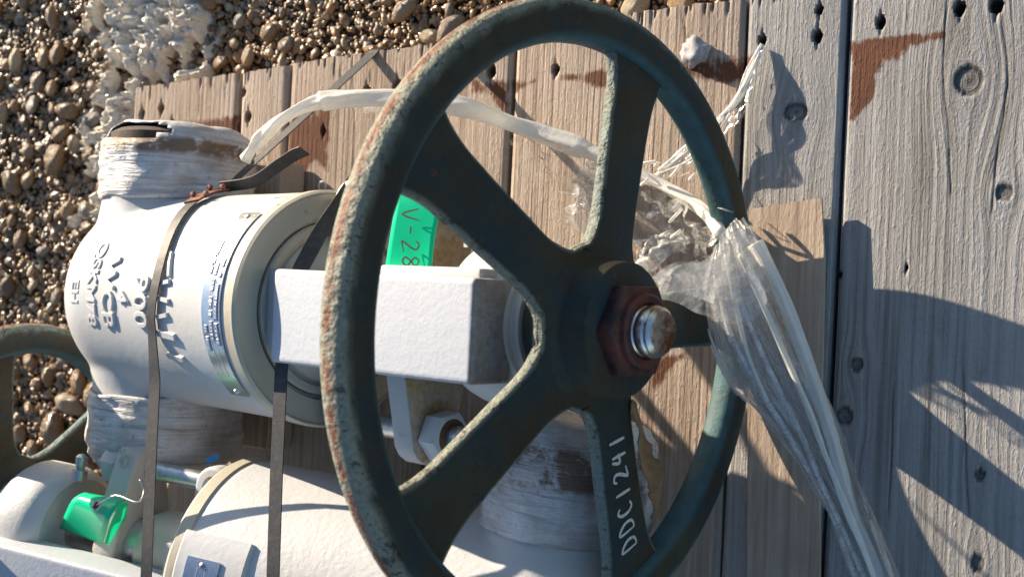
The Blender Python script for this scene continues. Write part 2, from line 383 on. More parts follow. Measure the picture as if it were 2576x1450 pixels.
def mat_stone():
    M=NT('wet_pebble'); co=M.coord(); oi=M.n('ShaderNodeObjectInfo'); r=M.math('ADD',oi.outputs['Random'],M.attr('tone')); r=M.math('FRACT',r)
    col=M.ramp(r,[(0,(.12,.070,.034)),(.2,(.33,.205,.09)),(.38,(.19,.105,.044)),(.52,(.38,.25,.125)),(.66,(.23,.20,.165)),(.78,(.36,.17,.05)),(.88,(.47,.37,.24)),(1,(.14,.12,.10))])
    n=M.noise(co,80,5,.7); col=M.mix(M.ramp(n,[(.4,0),(.75,.55)]),col,(.06,.048,.038))
    rr=M.ramp(M.noise(co,7,3,.6),[(.38,.08),(.62,.42)])
    return M.set(**{'Base Color':col,'Roughness':rr,'Specular IOR Level':.6,'Normal':M.bump(M.noise(co,260,4,.7),.6,.0016)})
STONE=mat_stone()
def mat_dirt():
    M=NT('wet_gravel_soil'); co=M.coord()
    v=M.voro(co,190); n=M.noise(co,60,6,.7)
    col=M.mix(n,(.12,.075,.038),(.23,.15,.08)); col=M.mix(M.ramp(v.outputs['Distance'],[(.2,0),(.6,.7)]),col,(.03,.024,.018))
    h=M.math('SUBTRACT',M.math('MULTIPLY',n,.8),v.outputs['Distance'])
    return M.set(**{'Base Color':col,'Roughness':.62,'Specular IOR Level':.35,'Normal':M.bump(h,1,.005)})
DIRT=mat_dirt()
def mat_ice():
    M=NT('slushy_ice'); co=M.coord()
    n=M.noise(co,55,6,.75); v=M.voro(co,260); v2=M.voro(co,700)
    col=M.mix(M.ramp(n,[(.35,0),(.62,1)]),(.78,.67,.51),(.93,.87,.74))
    col=M.mix(M.ramp(M.noise(co,17,5,.7),[(.58,0),(.76,.6)]),col,(.30,.23,.16))
    h=M.math('ADD',M.math('MULTIPLY',v.outputs['Distance'],1.4),M.math('MULTIPLY',v2.outputs['Distance'],1.5)); h=M.math('ADD',h,n); nr=M.bump(h,1,.0007)
    M.set(**{'Base Color':col,'Roughness':.07,'Specular IOR Level':.8,'Normal':nr})
    tl=M.n('ShaderNodeBsdfTranslucent'); M.l(col,tl.inputs[0]); M.l(nr,tl.inputs[1]); mx=M.n('ShaderNodeMixShader'); mx.inputs[0].default_value=.12
    M.l(M.b.outputs[0],mx.inputs[1]); M.l(tl.outputs[0],mx.inputs[2]); M.l(mx.outputs[0],M.out.inputs[0])
    return M.m
ICE=mat_ice()
PUTTY=mat_simple('grey_putty',(.40,.38,.39),.8,c2=(.22,.21,.22),cs=90,bump=.8,bscale=200)
def mat_veneer():
    M=NT('plywood_veneer'); co=M.coord()
    g=M.noise(M.mapv(co,(60,2.2,1)),3,4,.6); b=M.noise(co,14,4,.6)
    col=M.ramp(g,[(.3,(.30,.215,.155)),(.55,(.44,.345,.26)),(.75,(.50,.41,.32))]); col=M.mix(M.ramp(b,[(.4,0),(.75,.6)]),col,(.26,.18,.13))
    h=M.math('ADD',g,M.math('MULTIPLY',M.noise(M.mapv(co,(1,.3,1)),420,3,.7),.8))
    return M.set(**{'Base Color':col,'Roughness':.8,'Normal':M.bump(h,.7,.001)})
VENEER=mat_veneer()
KRAFT=mat_simple('torn_kraft_paper',(.27,.155,.075),.7,c2=(.13,.07,.035),cs=45,bump=1,bscale=60)

# ------------------------------------------------------------------ ground and gravel
GZ=-0.052
gv=[(-30,-30,GZ),(30,-30,GZ),(30,30,GZ),(-30,30,GZ)]
ground=obj('ground',mesh('ground',gv,[(0,1,2,3)],False),DIRT); tag(ground,'wet brown gravel ground around the deck','gravel ground',kind='structure')
DECK_X0=at(330,330).x; DECK_END=0.19
def on_deck(x,y,m=0.0):
    return (x>DECK_X0-m)&(y<0.187+(x-DECK_X0)*0.058+m)
_ico={}
def ico(sub):
    if sub not in _ico:
        bm=bmesh.new(); bmesh.ops.create_icosphere(bm,subdivisions=sub,radius=1); bm.verts.ensure_lookup_table()
        _ico[sub]=(np.array([v.co[:] for v in bm.verts]),np.array([[v.index for v in f.verts] for f in bm.faces])); bm.free()
    return _ico[sub]
def in_view(x,y,z,mg=200):
    px,py=to_px(np.stack([x,y,z+0*x],-1)); return (px>-mg)&(px<2576+mg)&(py>-mg)&(py<1450+mg)
stone_meshes=[]
for k in range(14):
    V,F=ico(3 if k<5 else 2); V=V.copy(); sx,sy,sz=1.0,rng.uniform(.55,.85),rng.uniform(.42,.66)
    d=1+.75*(fbm(V[:,0]*1.3+k*7,V[:,1]*1.3+3,V[:,2]*1.3,3)-.45); V*=d[:,None]; V*=[sx,sy,sz]
    me=mesh('pebble',V,F); me.materials.append(STONE); stone_meshes.append(me)
# large stones, each an object under the ground
placed=[]
def try_stone(x,y,r,mf=.82):
    for (a,b,c) in placed:
        if (x-a)**2+(y-b)**2<((r+c)*mf)**2: return False
    placed.append((x,y,r)); return True
n_big=0; tries=0
big_spots=[(125,400,.021),(110,40,.013),(125,130,.014),(75,200,.012),(215,300,.013),(215,385,.015),(150,275,.015),(60,260,.012),(90,140,.013),(30,600,.014),(150,530,.012),(40,560,.015),(1000,20,.014),(1120,70,.016),(1590,8,.016),(1650,4,.011),(1700,-4,.013),(1540,-4,.012),(1020,0,.012),(1180,60,.009),(1075,90,.010),(300,1255,.014),(120,1080,.019),(160,1020,.017),(215,1060,.014),(180,960,.016),(130,1000,.013),(205,1120,.012),(60,1130,.012)]
spots=[(at(px,py,-.03),r) for px,py,r in big_spots]
def add_pebble(x,y,r,up=None):
    global n_big
    o=obj('pebble',stone_meshes[n_big%14],None,ground,(x,y,GZ+r*(.42 if up is None else up)+.006)); o.scale=(r,r,r)
    o.rotation_euler=(rng.uniform(-.5,.5),rng.uniform(-.5,.5),rng.uniform(0,6.28)); n_big+=1
for p,r in spots:
    if not on_deck(np.array(p.x),np.array(p.y),.004) and try_stone(p.x,p.y,r): add_pebble(p.x,p.y,r)
while n_big<300 and tries<20000:
    tries+=1
    x=rng.uniform(-1.62,-.3); y=rng.uniform(-.36,.50)
    if on_deck(x,y,.008) or not bool(in_view(np.array([x]),np.array([y]),np.array([GZ]),60)[0]): continue
    px,py=to_px((x,y,GZ)); 
    dens=1.0 if (px<330 and py>250) else .45
    if rng.random()>dens: continue
    r=float(np.clip(rng.lognormal(math.log(.0082),.36),.0052,.019))
    if try_stone(x,y,r): add_pebble(x,y,r)
# the fine gravel: one mass nobody could count
def scatter(N,rlo,rhi,sub,name,zoff,outer=False):
    x=rng.uniform(-1.75,-.18,N*4); y=rng.uniform(-.5,.62,N*4)
    iv=in_view(x,y,np.full_like(x,GZ),130)
    if outer: x=rng.uniform(-2.1,.5,N*4); y=rng.uniform(-.8,1.3,N*4); iv=~in_view(x,y,np.full_like(x,GZ),110)
    ok=(~on_deck(x,y,.002))&iv; x=x[ok][:N];y=y[ok][:N]; n=len(x)
    V,F=ico(sub); r=np.exp(rng.uniform(math.log(rlo),math.log(rhi),n))
    S=np.stack([rng.uniform(.8,1.3,n),rng.uniform(.6,1,n),rng.uniform(.45,.85,n)],1)*r[:,None]
    a,b,c=rng.uniform(0,6.28,n),rng.uniform(-.7,.7,n),rng.uniform(-.7,.7,n)
    ca,sa,cb,sb,cc,s3=np.cos(a),np.sin(a),np.cos(b),np.sin(b),np.cos(c),np.sin(c)
    R=np.stack([np.stack([ca*cb,ca*sb*s3-sa*cc,ca*sb*cc+sa*s3],-1),np.stack([sa*cb,sa*sb*s3+ca*cc,sa*sb*cc-ca*s3],-1),np.stack([-sb,cb*s3,cb*cc],-1)],1)
    J=1+.5*(rng.random((n,len(V)))-.5)
    P=V[None]*J[...,None]*S[:,None,:]; P=np.einsum('nij,nkj->nki',R,P)
    P+=np.stack([x,y,np.full(n,GZ)+zoff+r*.4],-1)[:,None,:]
    FF=(F[None]+(np.arange(n)*len(V))[:,None,None]).reshape(-1,3)
    me=mesh(name,P.reshape(-1,3),FF.astype(np.int32),sub>1); fattr(me,'tone',np.repeat(rng.random(n),len(V)))
    o=obj(name,me,STONE,ground); tag(o,kind='stuff'); return o
scatter(30000,.0014,.0040,1,'fine_gravel',.003)
scatter(3600,.0036,.0068,2,'coarse_gravel',.002)
scatter(16000,.0030,.0085,1,'outer_gravel',.002,True)

# slushy ice between the stones and along the deck corner
def ice_patch():
    step=.0024; xs=np.arange(-1.35,-.80,step); ys=np.arange(.02,.62,step); Xg,Yg=np.meshgrid(xs,ys,indexing='ij')
    px,py=to_px(np.stack([Xg,Yg,np.full_like(Xg,GZ+.02)],-1))
    poly=[(235,-160),(560,-160),(520,60),(500,190),(340,200),(330,330),(275,420),(255,560),(205,560),(215,400),(245,250),(240,100)]
    # signed distance to polygon in pixels
    P=np.stack([px,py],-1); inside=np.zeros(px.shape,bool); dmin=np.full(px.shape,1e9)
    for i in range(len(poly)):
        a=np.array(poly[i],float); b=np.array(poly[(i+1)%len(poly)],float)
        ab=b-a; t=np.clip(((P-a)@ab)/(ab@ab),0,1); dmin=np.minimum(dmin,np.linalg.norm(P-(a+t[...,None]*ab),axis=-1))
        c=((a[1]>P[...,1])!=(b[1]>P[...,1]))&(P[...,0]<(b[0]-a[0])*(P[...,1]-a[1])/(b[1]-a[1]+1e-9)+a[0]); inside^=c
    sd_=np.where(inside,dmin,-dmin)+(fbm(Xg*30,Yg*30,1.0,4)-.47)*210+(fbm(Xg*90,Yg*40,5.0,3)-.45)*90
    # channels of bare gravel running through it
    ch=fbm(Xg*26+40,Yg*9,3.0,3); sd_=sd_-70*sstep(.58,.68,ch)+25
    th=sstep(-4,60,sd_)
    cell=fbm(Xg*190,Yg*190,2.0,3); lump=fbm(Xg*60,Yg*60,8.0,3)
    Z=GZ-.004+th*(.016+.020*lump+.032*(cell-.4))
    keep=(sd_>-6)&(~on_deck(Xg,Yg,-.006))
    idx=-np.ones(Xg.shape,int); idx[keep]=np.arange(keep.sum())
    V=np.stack([Xg,Yg,Z],-1)[keep]
    a,b,c,d=idx[:-1,:-1],idx[1:,:-1],idx[1:,1:],idx[:-1,1:]; ok=(a>=0)&(b>=0)&(c>=0)&(d>=0)
    F=np.stack([a,b,c,d],-1)[ok].astype(np.int32)
    o=obj('slushy_ice',mesh('slushy_ice',V,F),ICE)
    tag(o,'pale slushy ice melting over the gravel by the deck corner','ice',kind='stuff')
ice_patch()

# ------------------------------------------------------------------ plank deck
deck=empty('plank_deck',Matrix.Translation((-.45,-.2,-.038)))
tag(deck,'weathered plank deck of tan and grey boards under the valves','deck')
HOLES=[(405,272,7),(355,287,7),(432,312,7),(611,231,7),(624,294,8),(922,230,9),(998,217,11),(1233,178,12),(813,330,6),(1397,176,9),
       (1916,101,11),(2056,92,13),(2061,24,10),(2214,55,13),(2414,20,15),(2506,12,18),(2030,640,9),(1930,608,10),(2113,690,5),(2280,675,5)]
KNOTS=[(2437,202,35,35),(2002,282,28,21),(2526,483,21,20),(2156,915,15,15),(2124,1046,20,20),(2465,1192,13,12),(2460,1415,16,20),(1640,640,14,12)]
CRACKS=[[(497,213),(503,250),(497,305)],[(885,120),(893,330),(885,480)],[(855,150),(862,290)],[(1558,140),(1562,230),(1556,300),(1550,420)],[(1714,8),(1726,116),(1738,195)],
        [(2382,-20),(2370,178),(2384,302),(2394,520)],[(2519,30),(2535,213),(2501,444),(2495,560)],[(2060,20),(2056,95)],[(2215,30),(2216,80)],[(2414,15),(2424,60)],[(2575,10),(2578,70)],
        [(2100,1000),(2108,1180)],[(2250,950),(2235,1320)],[(2420,905),(2440,1330)],[(430,215),(440,240)],[(560,195),(565,260)],[(935,160),(930,230)],[(1020,140),(1015,215)]]
RUST=[# polygons in frame pixels on the boards
 [(2130,104),(2376,79),(2378,93),(2330,108),(2290,120),(2262,150),(2222,152),(2200,190),(2196,250),(2172,270),(2150,302),(2136,300),(2140,150)],
 [(330,322),(590,292),(590,340),(330,352)],
 [(735,275),(830,262),(822,430),(790,400),(760,440),(728,470),(722,330)],
 [(1188,202),(1275,205),(1272,292),(1235,240),(1188,232)],
 [(1288,203),(1345,205),(1300,232),(1288,236)],
 [(1400,195),(1560,170),(1590,168),(1588,222),(1545,226),(1440,200)],
 [(1650,160),(1868,135),(1866,190),(1830,215),(1700,195)],
 [(1866,140),(1890,136),(1905,160),(1880,200),(1860,205)],
 [(1650,900),(1720,890),(1660,960),(1640,980)]]
def poly_sd(poly,X,Y):
    P=np.stack([X,Y],-1); ins=np.zeros(X.shape,bool); dm=np.full(X.shape,1e9)
    for i in range(len(poly)):
        a=np.array(poly[i]);b=np.array(poly[(i+1)%len(poly)]); ab=b-a
        t=np.clip(((P-a)@ab)/(ab@ab),0,1); dm=np.minimum(dm,np.linalg.norm(P-(a+t[...,None]*ab),axis=-1))
        ins^=((a[1]>Y)!=(b[1]>Y))&(X<(b[0]-a[0])*(Y-a[1])/(b[1]-a[1]+1e-12)+a[0])
    return np.where(ins,dm,-dm)
def wxy(px,py): p=at(px,py); return (p.x,p.y)
holesW=[(*wxy(x,y),abs(at(x+r,y).x-at(x,y).x)) for x,y,r in HOLES]
knotsW=[(*wxy(x,y),abs(at(x+rx,y).x-at(x,y).x),abs(at(x,y+ry).y-at(x,y).y)) for x,y,rx,ry in KNOTS]
cracksW=[[wxy(*q) for q in c] for c in CRACKS]
rustW=[[wxy(*q) for q in c] for c in RUST]
PL=[(330,590,(330,222),(590,183),WOOD_T),(600,715,(600,185),(715,163),WOOD_T),(723,1093,(722,160),(1100,108),WOOD_T),(1101,1277,(1107,110),(1280,74),WOOD_T),
    (1286,1857,(1288,72),(1858,-4),WOOD_T),(1867,2113,(1874,-10),(2113,-60),WOOD_G),(2123,2700,(2125,-70),(2700,-90),WOOD_G)]
def plank(i,p0,p1,ea,eb,mat):
    x0,x1=at(p0,330).x,at(p1,330).x; ya,yb=at(*ea).y,at(*eb).y
    lo_y=-.62; fine_lo=-.33
    nx=max(12,int((x1-x0)/(.0007 if i>=5 else .0012))); U=np.linspace(0,1,nx)
    ys=np.concatenate([[lo_y,-.45],np.arange(fine_lo,0,.0028)]); ny2=int((max(ya,yb))/.0022)
    tt=np.linspace(0,1,ny2)
    X=np.tile((x0+(x1-x0)*U)[:,None],(1,len(ys)+ny2)); yend=ya+(yb-ya)*U+.0016*(vnoise(U*(x1-x0)*220,3.0+i)-.5)
    Y=np.concatenate([np.tile(ys[None],(nx,1)),tt[None]*yend[:,None]],1)
    # wavy sides
    wv=.0012*(vnoise(Y*9,i*3.1)-.5)*2; X=X+wv*(np.abs(U-.5)*2)[:,None]**3
    g=X.copy(); Z=np.zeros_like(X); dark=np.zeros_like(X)
    bow=.012*(vnoise(Y*1.1+5*i,i*1.7+.3)-.5); g=g+bow
    # cathedral grain on the wide boards
    if i in (4,6): g=g+.018*np.exp(-((X-(x0+x1)/2)/.05)**2)*(vnoise(Y*2.2,i+.5))
    for kx,ky,rx,ry in knotsW:
        if not(x0-.005<kx<x1+.005): continue
        dx=X-kx;dy=Y-ky; q=(dx/rx)**2+(dy/ry)**2
        g=g-dx*.80*np.exp(-(dx/(2.6*rx))**2-(dy/(4.2*ry))**2)
        Z+=.0011*np.exp(-q/3.2)*(q>1)-.0007*sstep(1.1,.9,q)-.0006*np.exp(-((np.sqrt(q)-1)/.13)**2)
        dark=np.maximum(dark,sstep(1.25,.85,q)*(.34+.34*vnoise(np.sqrt(q)*9,np.arctan2(dy,dx)*.6,i*1.0)))
        dark=np.maximum(dark,.6*np.exp(-((np.sqrt(q)-1)/.12)**2)*(vnoise(np.arctan2(dy,dx)*3,kx*90)>.35))
        dark=np.maximum(dark,.8*(q<.03))
        g=np.where(q<=1,np.sqrt(q)*.01+.3,g)
    for hx,hy,r in holesW:
        if not(x0<hx<x1): continue
        dx=X-hx+.0009*(vnoise(Y*700,hx*50)-.5);dy=Y-hy; q=np.sqrt(dx**2+(dy*.82)**2)/r
        h_=sstep(1.1,.8,q); Z-=.011*h_; dark=np.maximum(dark,sstep(1.15,.85,q)*.95)
        dark=np.maximum(dark,.7*np.exp(-(dx/.0007)**2)*sstep(2.6,1.2,np.abs(dy)/r*.8)); Z-=.0014*np.exp(-(dx/.0009)**2)*sstep(2.6,1.2,np.abs(dy)/r*.8)
    for c in cracksW:
        c=sorted(c,key=lambda q:q[1]); cy=np.array([q[1] for q in c]); cx=np.array([q[0] for q in c])
        if not(x0<cx.mean()<x1): continue
        xx=np.interp(Y,cy,cx)+.0012*(vnoise(Y*70,cx[0]*33)-.5)
        e=sstep(cy[0],cy[0]+.012,Y)*sstep(cy[-1],cy[-1]-.012,Y); w=.00055 if i>=5 else .0007
        k=np.exp(-((X-xx)/w)**2)*e*(.55+.45*vnoise(Y*60,cx[0]*9)); Z-=.0007*k; dark=np.maximum(dark,.88*k)
    # short drying checks at the board end
    de=yend[:,None]-Y
    for q in range(int((x1-x0)/.011)):
        cx=rng.uniform(x0,x1); L=abs(rng.normal(0,.010))+.002
        k=np.exp(-((X-cx)/.0007)**2)*sstep(L,0,de); Z-=.003*k; dark=np.maximum(dark,.75*k)
    rust=np.zeros_like(X)
    for pl in rustW:
        s=poly_sd(pl,X,Y); rust=np.maximum(rust,1.25*sstep(-.006,.005,s) if i==6 else sstep(-.010,.007,s)*(.72+.5*vnoise(X*90,Y*25,i)))
    if i!=6 : rust*=1.05
    edge=np.minimum(X-X[0:1],X[-1:]-X); Z-=.0022*sstep(.0035,0,edge)
    Z+=.0016*(vnoise(X*18+i*9,Y*4.0)-.5)-.0012*((U-.5)[:,None]*2)**2
    n1,n2=X.shape; V=np.stack([X,Y,Z],-1).reshape(-1,3); ID=np.arange(n1*n2).reshape(n1,n2)
    F=np.stack([ID[:-1,:-1],ID[1:,:-1],ID[1:,1:],ID[:-1,1:]],-1).reshape(-1,4)
    # skirt down to the underside
    ring=np.concatenate([ID[:,0],ID[-1,1:],ID[-2::-1,-1],ID[0,-2:0:-1]]); B=V[ring].copy(); B[:,2]=-.038
    b0=len(V); nb=len(ring); k=np.arange(nb); V=np.concatenate([V,B]); bi=b0+k
    SF=np.stack([ring,bi,np.roll(bi,-1),np.roll(ring,-1)],-1)
    F=np.concatenate([F,SF]).astype(np.int32)
    me=mesh('plank',V-np.array(deck.location),F)
    ext=lambda a:np.concatenate([a.ravel(),a.ravel()[ring]])
    fattr(me,'grain',ext(g)); fattr(me,'rust',ext(rust)); fattr(me,'dark',ext(dark)); fattr(me,'seed',np.full(len(V),i*1.37))
    me.set_sharp_from_angle(angle=R_(60))
    obj('plank',me,mat,deck)
for i,a in enumerate(PL): plank(i,*a)

# ------------------------------------------------------------------ lettering
FONT_CACHE={}
def font_mesh(txt,size,depth,bev=0.0,res=3):
    """text as raw vertex/face arrays: u to the right, v up, w out of the page, centred"""
    cu=bpy.data.curves.new('t','FONT'); cu.body=txt; cu.size=size; cu.extrude=depth; cu.bevel_depth=bev; cu.bevel_resolution=1; cu.resolution_u=res
    cu.align_x='CENTER'; cu.align_y='CENTER'
    o=bpy.data.objects.new('t',cu); COL.objects.link(o)
    dg=bpy.context.evaluated_depsgraph_get(); dg.update(); me=bpy.data.meshes.new_from_object(o.evaluated_get(dg))
    bm=bmesh.new(); bm.from_mesh(me); bmesh.ops.triangulate(bm,faces=bm.faces); 
    for _ in range(1): bmesh.ops.subdivide_edges(bm,edges=[e for e in bm.edges if e.calc_length()>size*.3],cuts=1)
    bm.to_mesh(me); bm.free()
    V=np.array([v.co[:] for v in me.vertices]); F=[tuple(p.vertices) for p in me.polygons]
    bpy.data.objects.remove(o); bpy.data.curves.remove(cu); bpy.data.meshes.remove(me)
    return V,F
STROKES={'D':[[(.1,0),(.1,1),(.5,.95),(.85,.55),(.7,.15),(.1,0)]],'C':[[(.85,.85),(.5,1),(.15,.7),(.15,.25),(.5,0),(.9,.1)]],'1':[[(.35,0),(.55,1)]],
 '2':[[(.1,.8),(.35,1),(.75,.9),(.7,.6),(.15,.05),(.2,0),(.95,.08)]],'4':[[(.45,1),(.1,.45),(.85,.5)],[(.75,.95),(.55,0)]],'V':[[(.05,1),(.45,0),(.95,1.05)]],
 '-':[[(.2,.5),(.8,.5)]],'8':[[(.75,.9),(.45,1),(.2,.75),(.5,.5),(.85,.25),(.5,0),(.15,.2),(.45,.5),(.8,.75),(.75,.95)]]}
def stroke_ribbons(txt,h,w,gap,map3,lw,th,jit=.06):
    """hand lettering; map3(u,v,lift)->3-D point. u runs along the line of text"""
    V=[];F=[]; u0=0
    r=random.Random(3)
    for ch in txt:
        if ch==' ': u0+=w; continue
        for st in STROKES[ch]:
            pts=[Vector((u0+(q[0]+r.uniform(-jit,jit)*.4)*w,(q[1]+r.uniform(-jit,jit)*.4)*h,0)) for q in st]
            pts=catmull(pts,5) if len(pts)>2 else [pts[0].lerp(pts[1],k/4) for k in range(5)]
            b=len(V)
            for i,p in enumerate(pts):
                t=(pts[min(i+1,len(pts)-1)]-pts[max(i-1,0)]).normalized(); s=Vector((-t.y,t.x,0))
                ww=lw*(.55+.45*math.sin(math.pi*min(1,max(0,(i+.6)/len(pts)))))
                for a in (-1,1): V.append(map3(*(p+s*a*ww/2).xy,th))
            for i in range(len(pts)-1): F.append((b+2*i,b+2*i+1,b+2*i+3,b+2*i+2))
        u0+=w+gap
    return V,F

# ------------------------------------------------------------------ gate valves
RB=.085
def hexprof(r,n=6,ph=0.0): return [(r*math.cos(2*math.pi*k/n+ph),r*math.sin(2*math.pi*k/n+ph)) for k in range(n)]
def spoke_outline(r0,r1,hw,flare_in,flare_out,n=7):
    """half widths along the spoke: flared with fillets at both ends"""
    L=[]
    for k in range(n+1):                       # inner fillet
        t=k/n; L.append((r0+t*.030,hw*.92+flare_in*(1-math.sqrt(1-(1-t)**2))))
    for k in range(1,4): L.append((r0+.03+(r1-.046-r0-.03)*k/4,hw*(.92+.10*k/4)))
    for k in range(n+1):
        t=k/n; L.append((r1-.046+t*.046,hw*1.03+flare_out*(1-math.sqrt(max(0,1-t**2)))))
    return L
def make_handwheel(root,off,s0,R,phase,label,letter,tilt=0.0):
    tr=.0126
    # rim: rounded section, slightly flattened front, with a parting ridge on the outside
    nt=160; ns=28; V=[];F=[];OUT=[];SEAM=[];INN=[]
    for i in range(nt):
        a=2*math.pi*i/nt; ca,sa=math.cos(a),math.sin(a)
        for k in range(ns):
            b=2*math.pi*k/ns; cx,cr=math.sin(b),math.cos(b)
            ex=tr*.86*math.copysign(abs(cx)**.66,cx); er=tr*math.copysign(abs(cr)**.80,cr)
            jit=1+.018*(vnoise(ca*40+5,sa*40+5,k*.7)-.5)
            seam=math.exp(-((b if b<math.pi else b-2*math.pi)/.12)**2)
            rr=R-tr+er*jit+.0007*seam; V.append((ex*jit,rr*ca,rr*sa))
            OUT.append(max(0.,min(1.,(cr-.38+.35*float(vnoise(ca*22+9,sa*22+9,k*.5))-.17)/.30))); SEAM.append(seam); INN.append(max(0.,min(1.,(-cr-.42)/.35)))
    for i in range(nt):
        for k in range(ns):
            j=(i+1)%nt;q=(k+1)%ns; F.append((i*ns+k,j*ns+k,j*ns+q,i*ns+q))
    me=fix(mesh('handwheel',V,F),None,0); me.polygons.foreach_set('use_smooth',np.ones(len(me.polygons),dtype=bool))
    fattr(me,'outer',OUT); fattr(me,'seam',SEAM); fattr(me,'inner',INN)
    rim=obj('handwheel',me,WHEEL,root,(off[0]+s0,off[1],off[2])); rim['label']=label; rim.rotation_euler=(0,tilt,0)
    # hub
    hub=lathe('hub',[(-.014,.0),(-.014,.036),(-.010,.040),(-.002,.043),(.004,.049),(.010,.0505),(.0135,.0485),(.0155,.0425),(.0175,.0400),(.0330,.0390),(.0345,.0375),(.0345,.0)],72,ang=50)
    fattr(hub,'outer',[0.0]*len(hub.vertices)); obj('hub',hub,WHEEL,rim)
    for k in range(5):
        a=phase+2*math.pi*k/5; u=Vector((0,math.cos(a),math.sin(a))); w=Vector((0,-math.sin(a),math.cos(a)))
        L=spoke_outline(.040,R-tr*1.1,.0190,.013,.024); V=[];F=[];O=[]
        n=len(L); sec=[(-1,-.6),(-.96,-.9),(-.80,-1),(.80,-1),(.96,-.9),(1,-.6),(1,.55),(.97,.82),(.86,1),(-.86,1),(-.97,.82),(-1,.55)]
        for q,(r,hw) in enumerate(L):
            t=min(1,max(0,(r-.04)/(R-tr-.04))); dish=.010*(1-t)**1.4; th=.0046-.0006*t
            for (c,d) in sec:
                cc=c*hw
                wob=1+.03*(vnoise(r*90,k*7.0,d*2+c)-.5)
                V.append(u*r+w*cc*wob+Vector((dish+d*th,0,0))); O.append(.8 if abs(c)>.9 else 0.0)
        m=len(sec)
        for q in range(n-1):
            for c in range(m): F.append((q*m+c,q*m+(c+1)%m,(q+1)*m+(c+1)%m,(q+1)*m+c))
        F.append(tuple(range(m))); F.append(tuple(range((n-1)*m,n*m)))
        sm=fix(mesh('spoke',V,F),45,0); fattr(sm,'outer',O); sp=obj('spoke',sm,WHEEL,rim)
        if letter==k:
            def map3(uu,vv,lift,u=u,w=w):
                r=.147-uu; t=(r-.04)/(R-tr-.04); x=.010*(1-min(1,max(0,t)))**1.4+.0046-.0006*t+lift
                return u*r+w*vv+Vector((x,0,0))
            LV,LF=stroke_ribbons('DDC1241',.0145,.0084,.0034,lambda a,b,l:map3(a,.0060-b,l),.0022,.0006)
            obj('painted_number',mesh('painted_number',LV,LF),PEN,rim)
    return rim
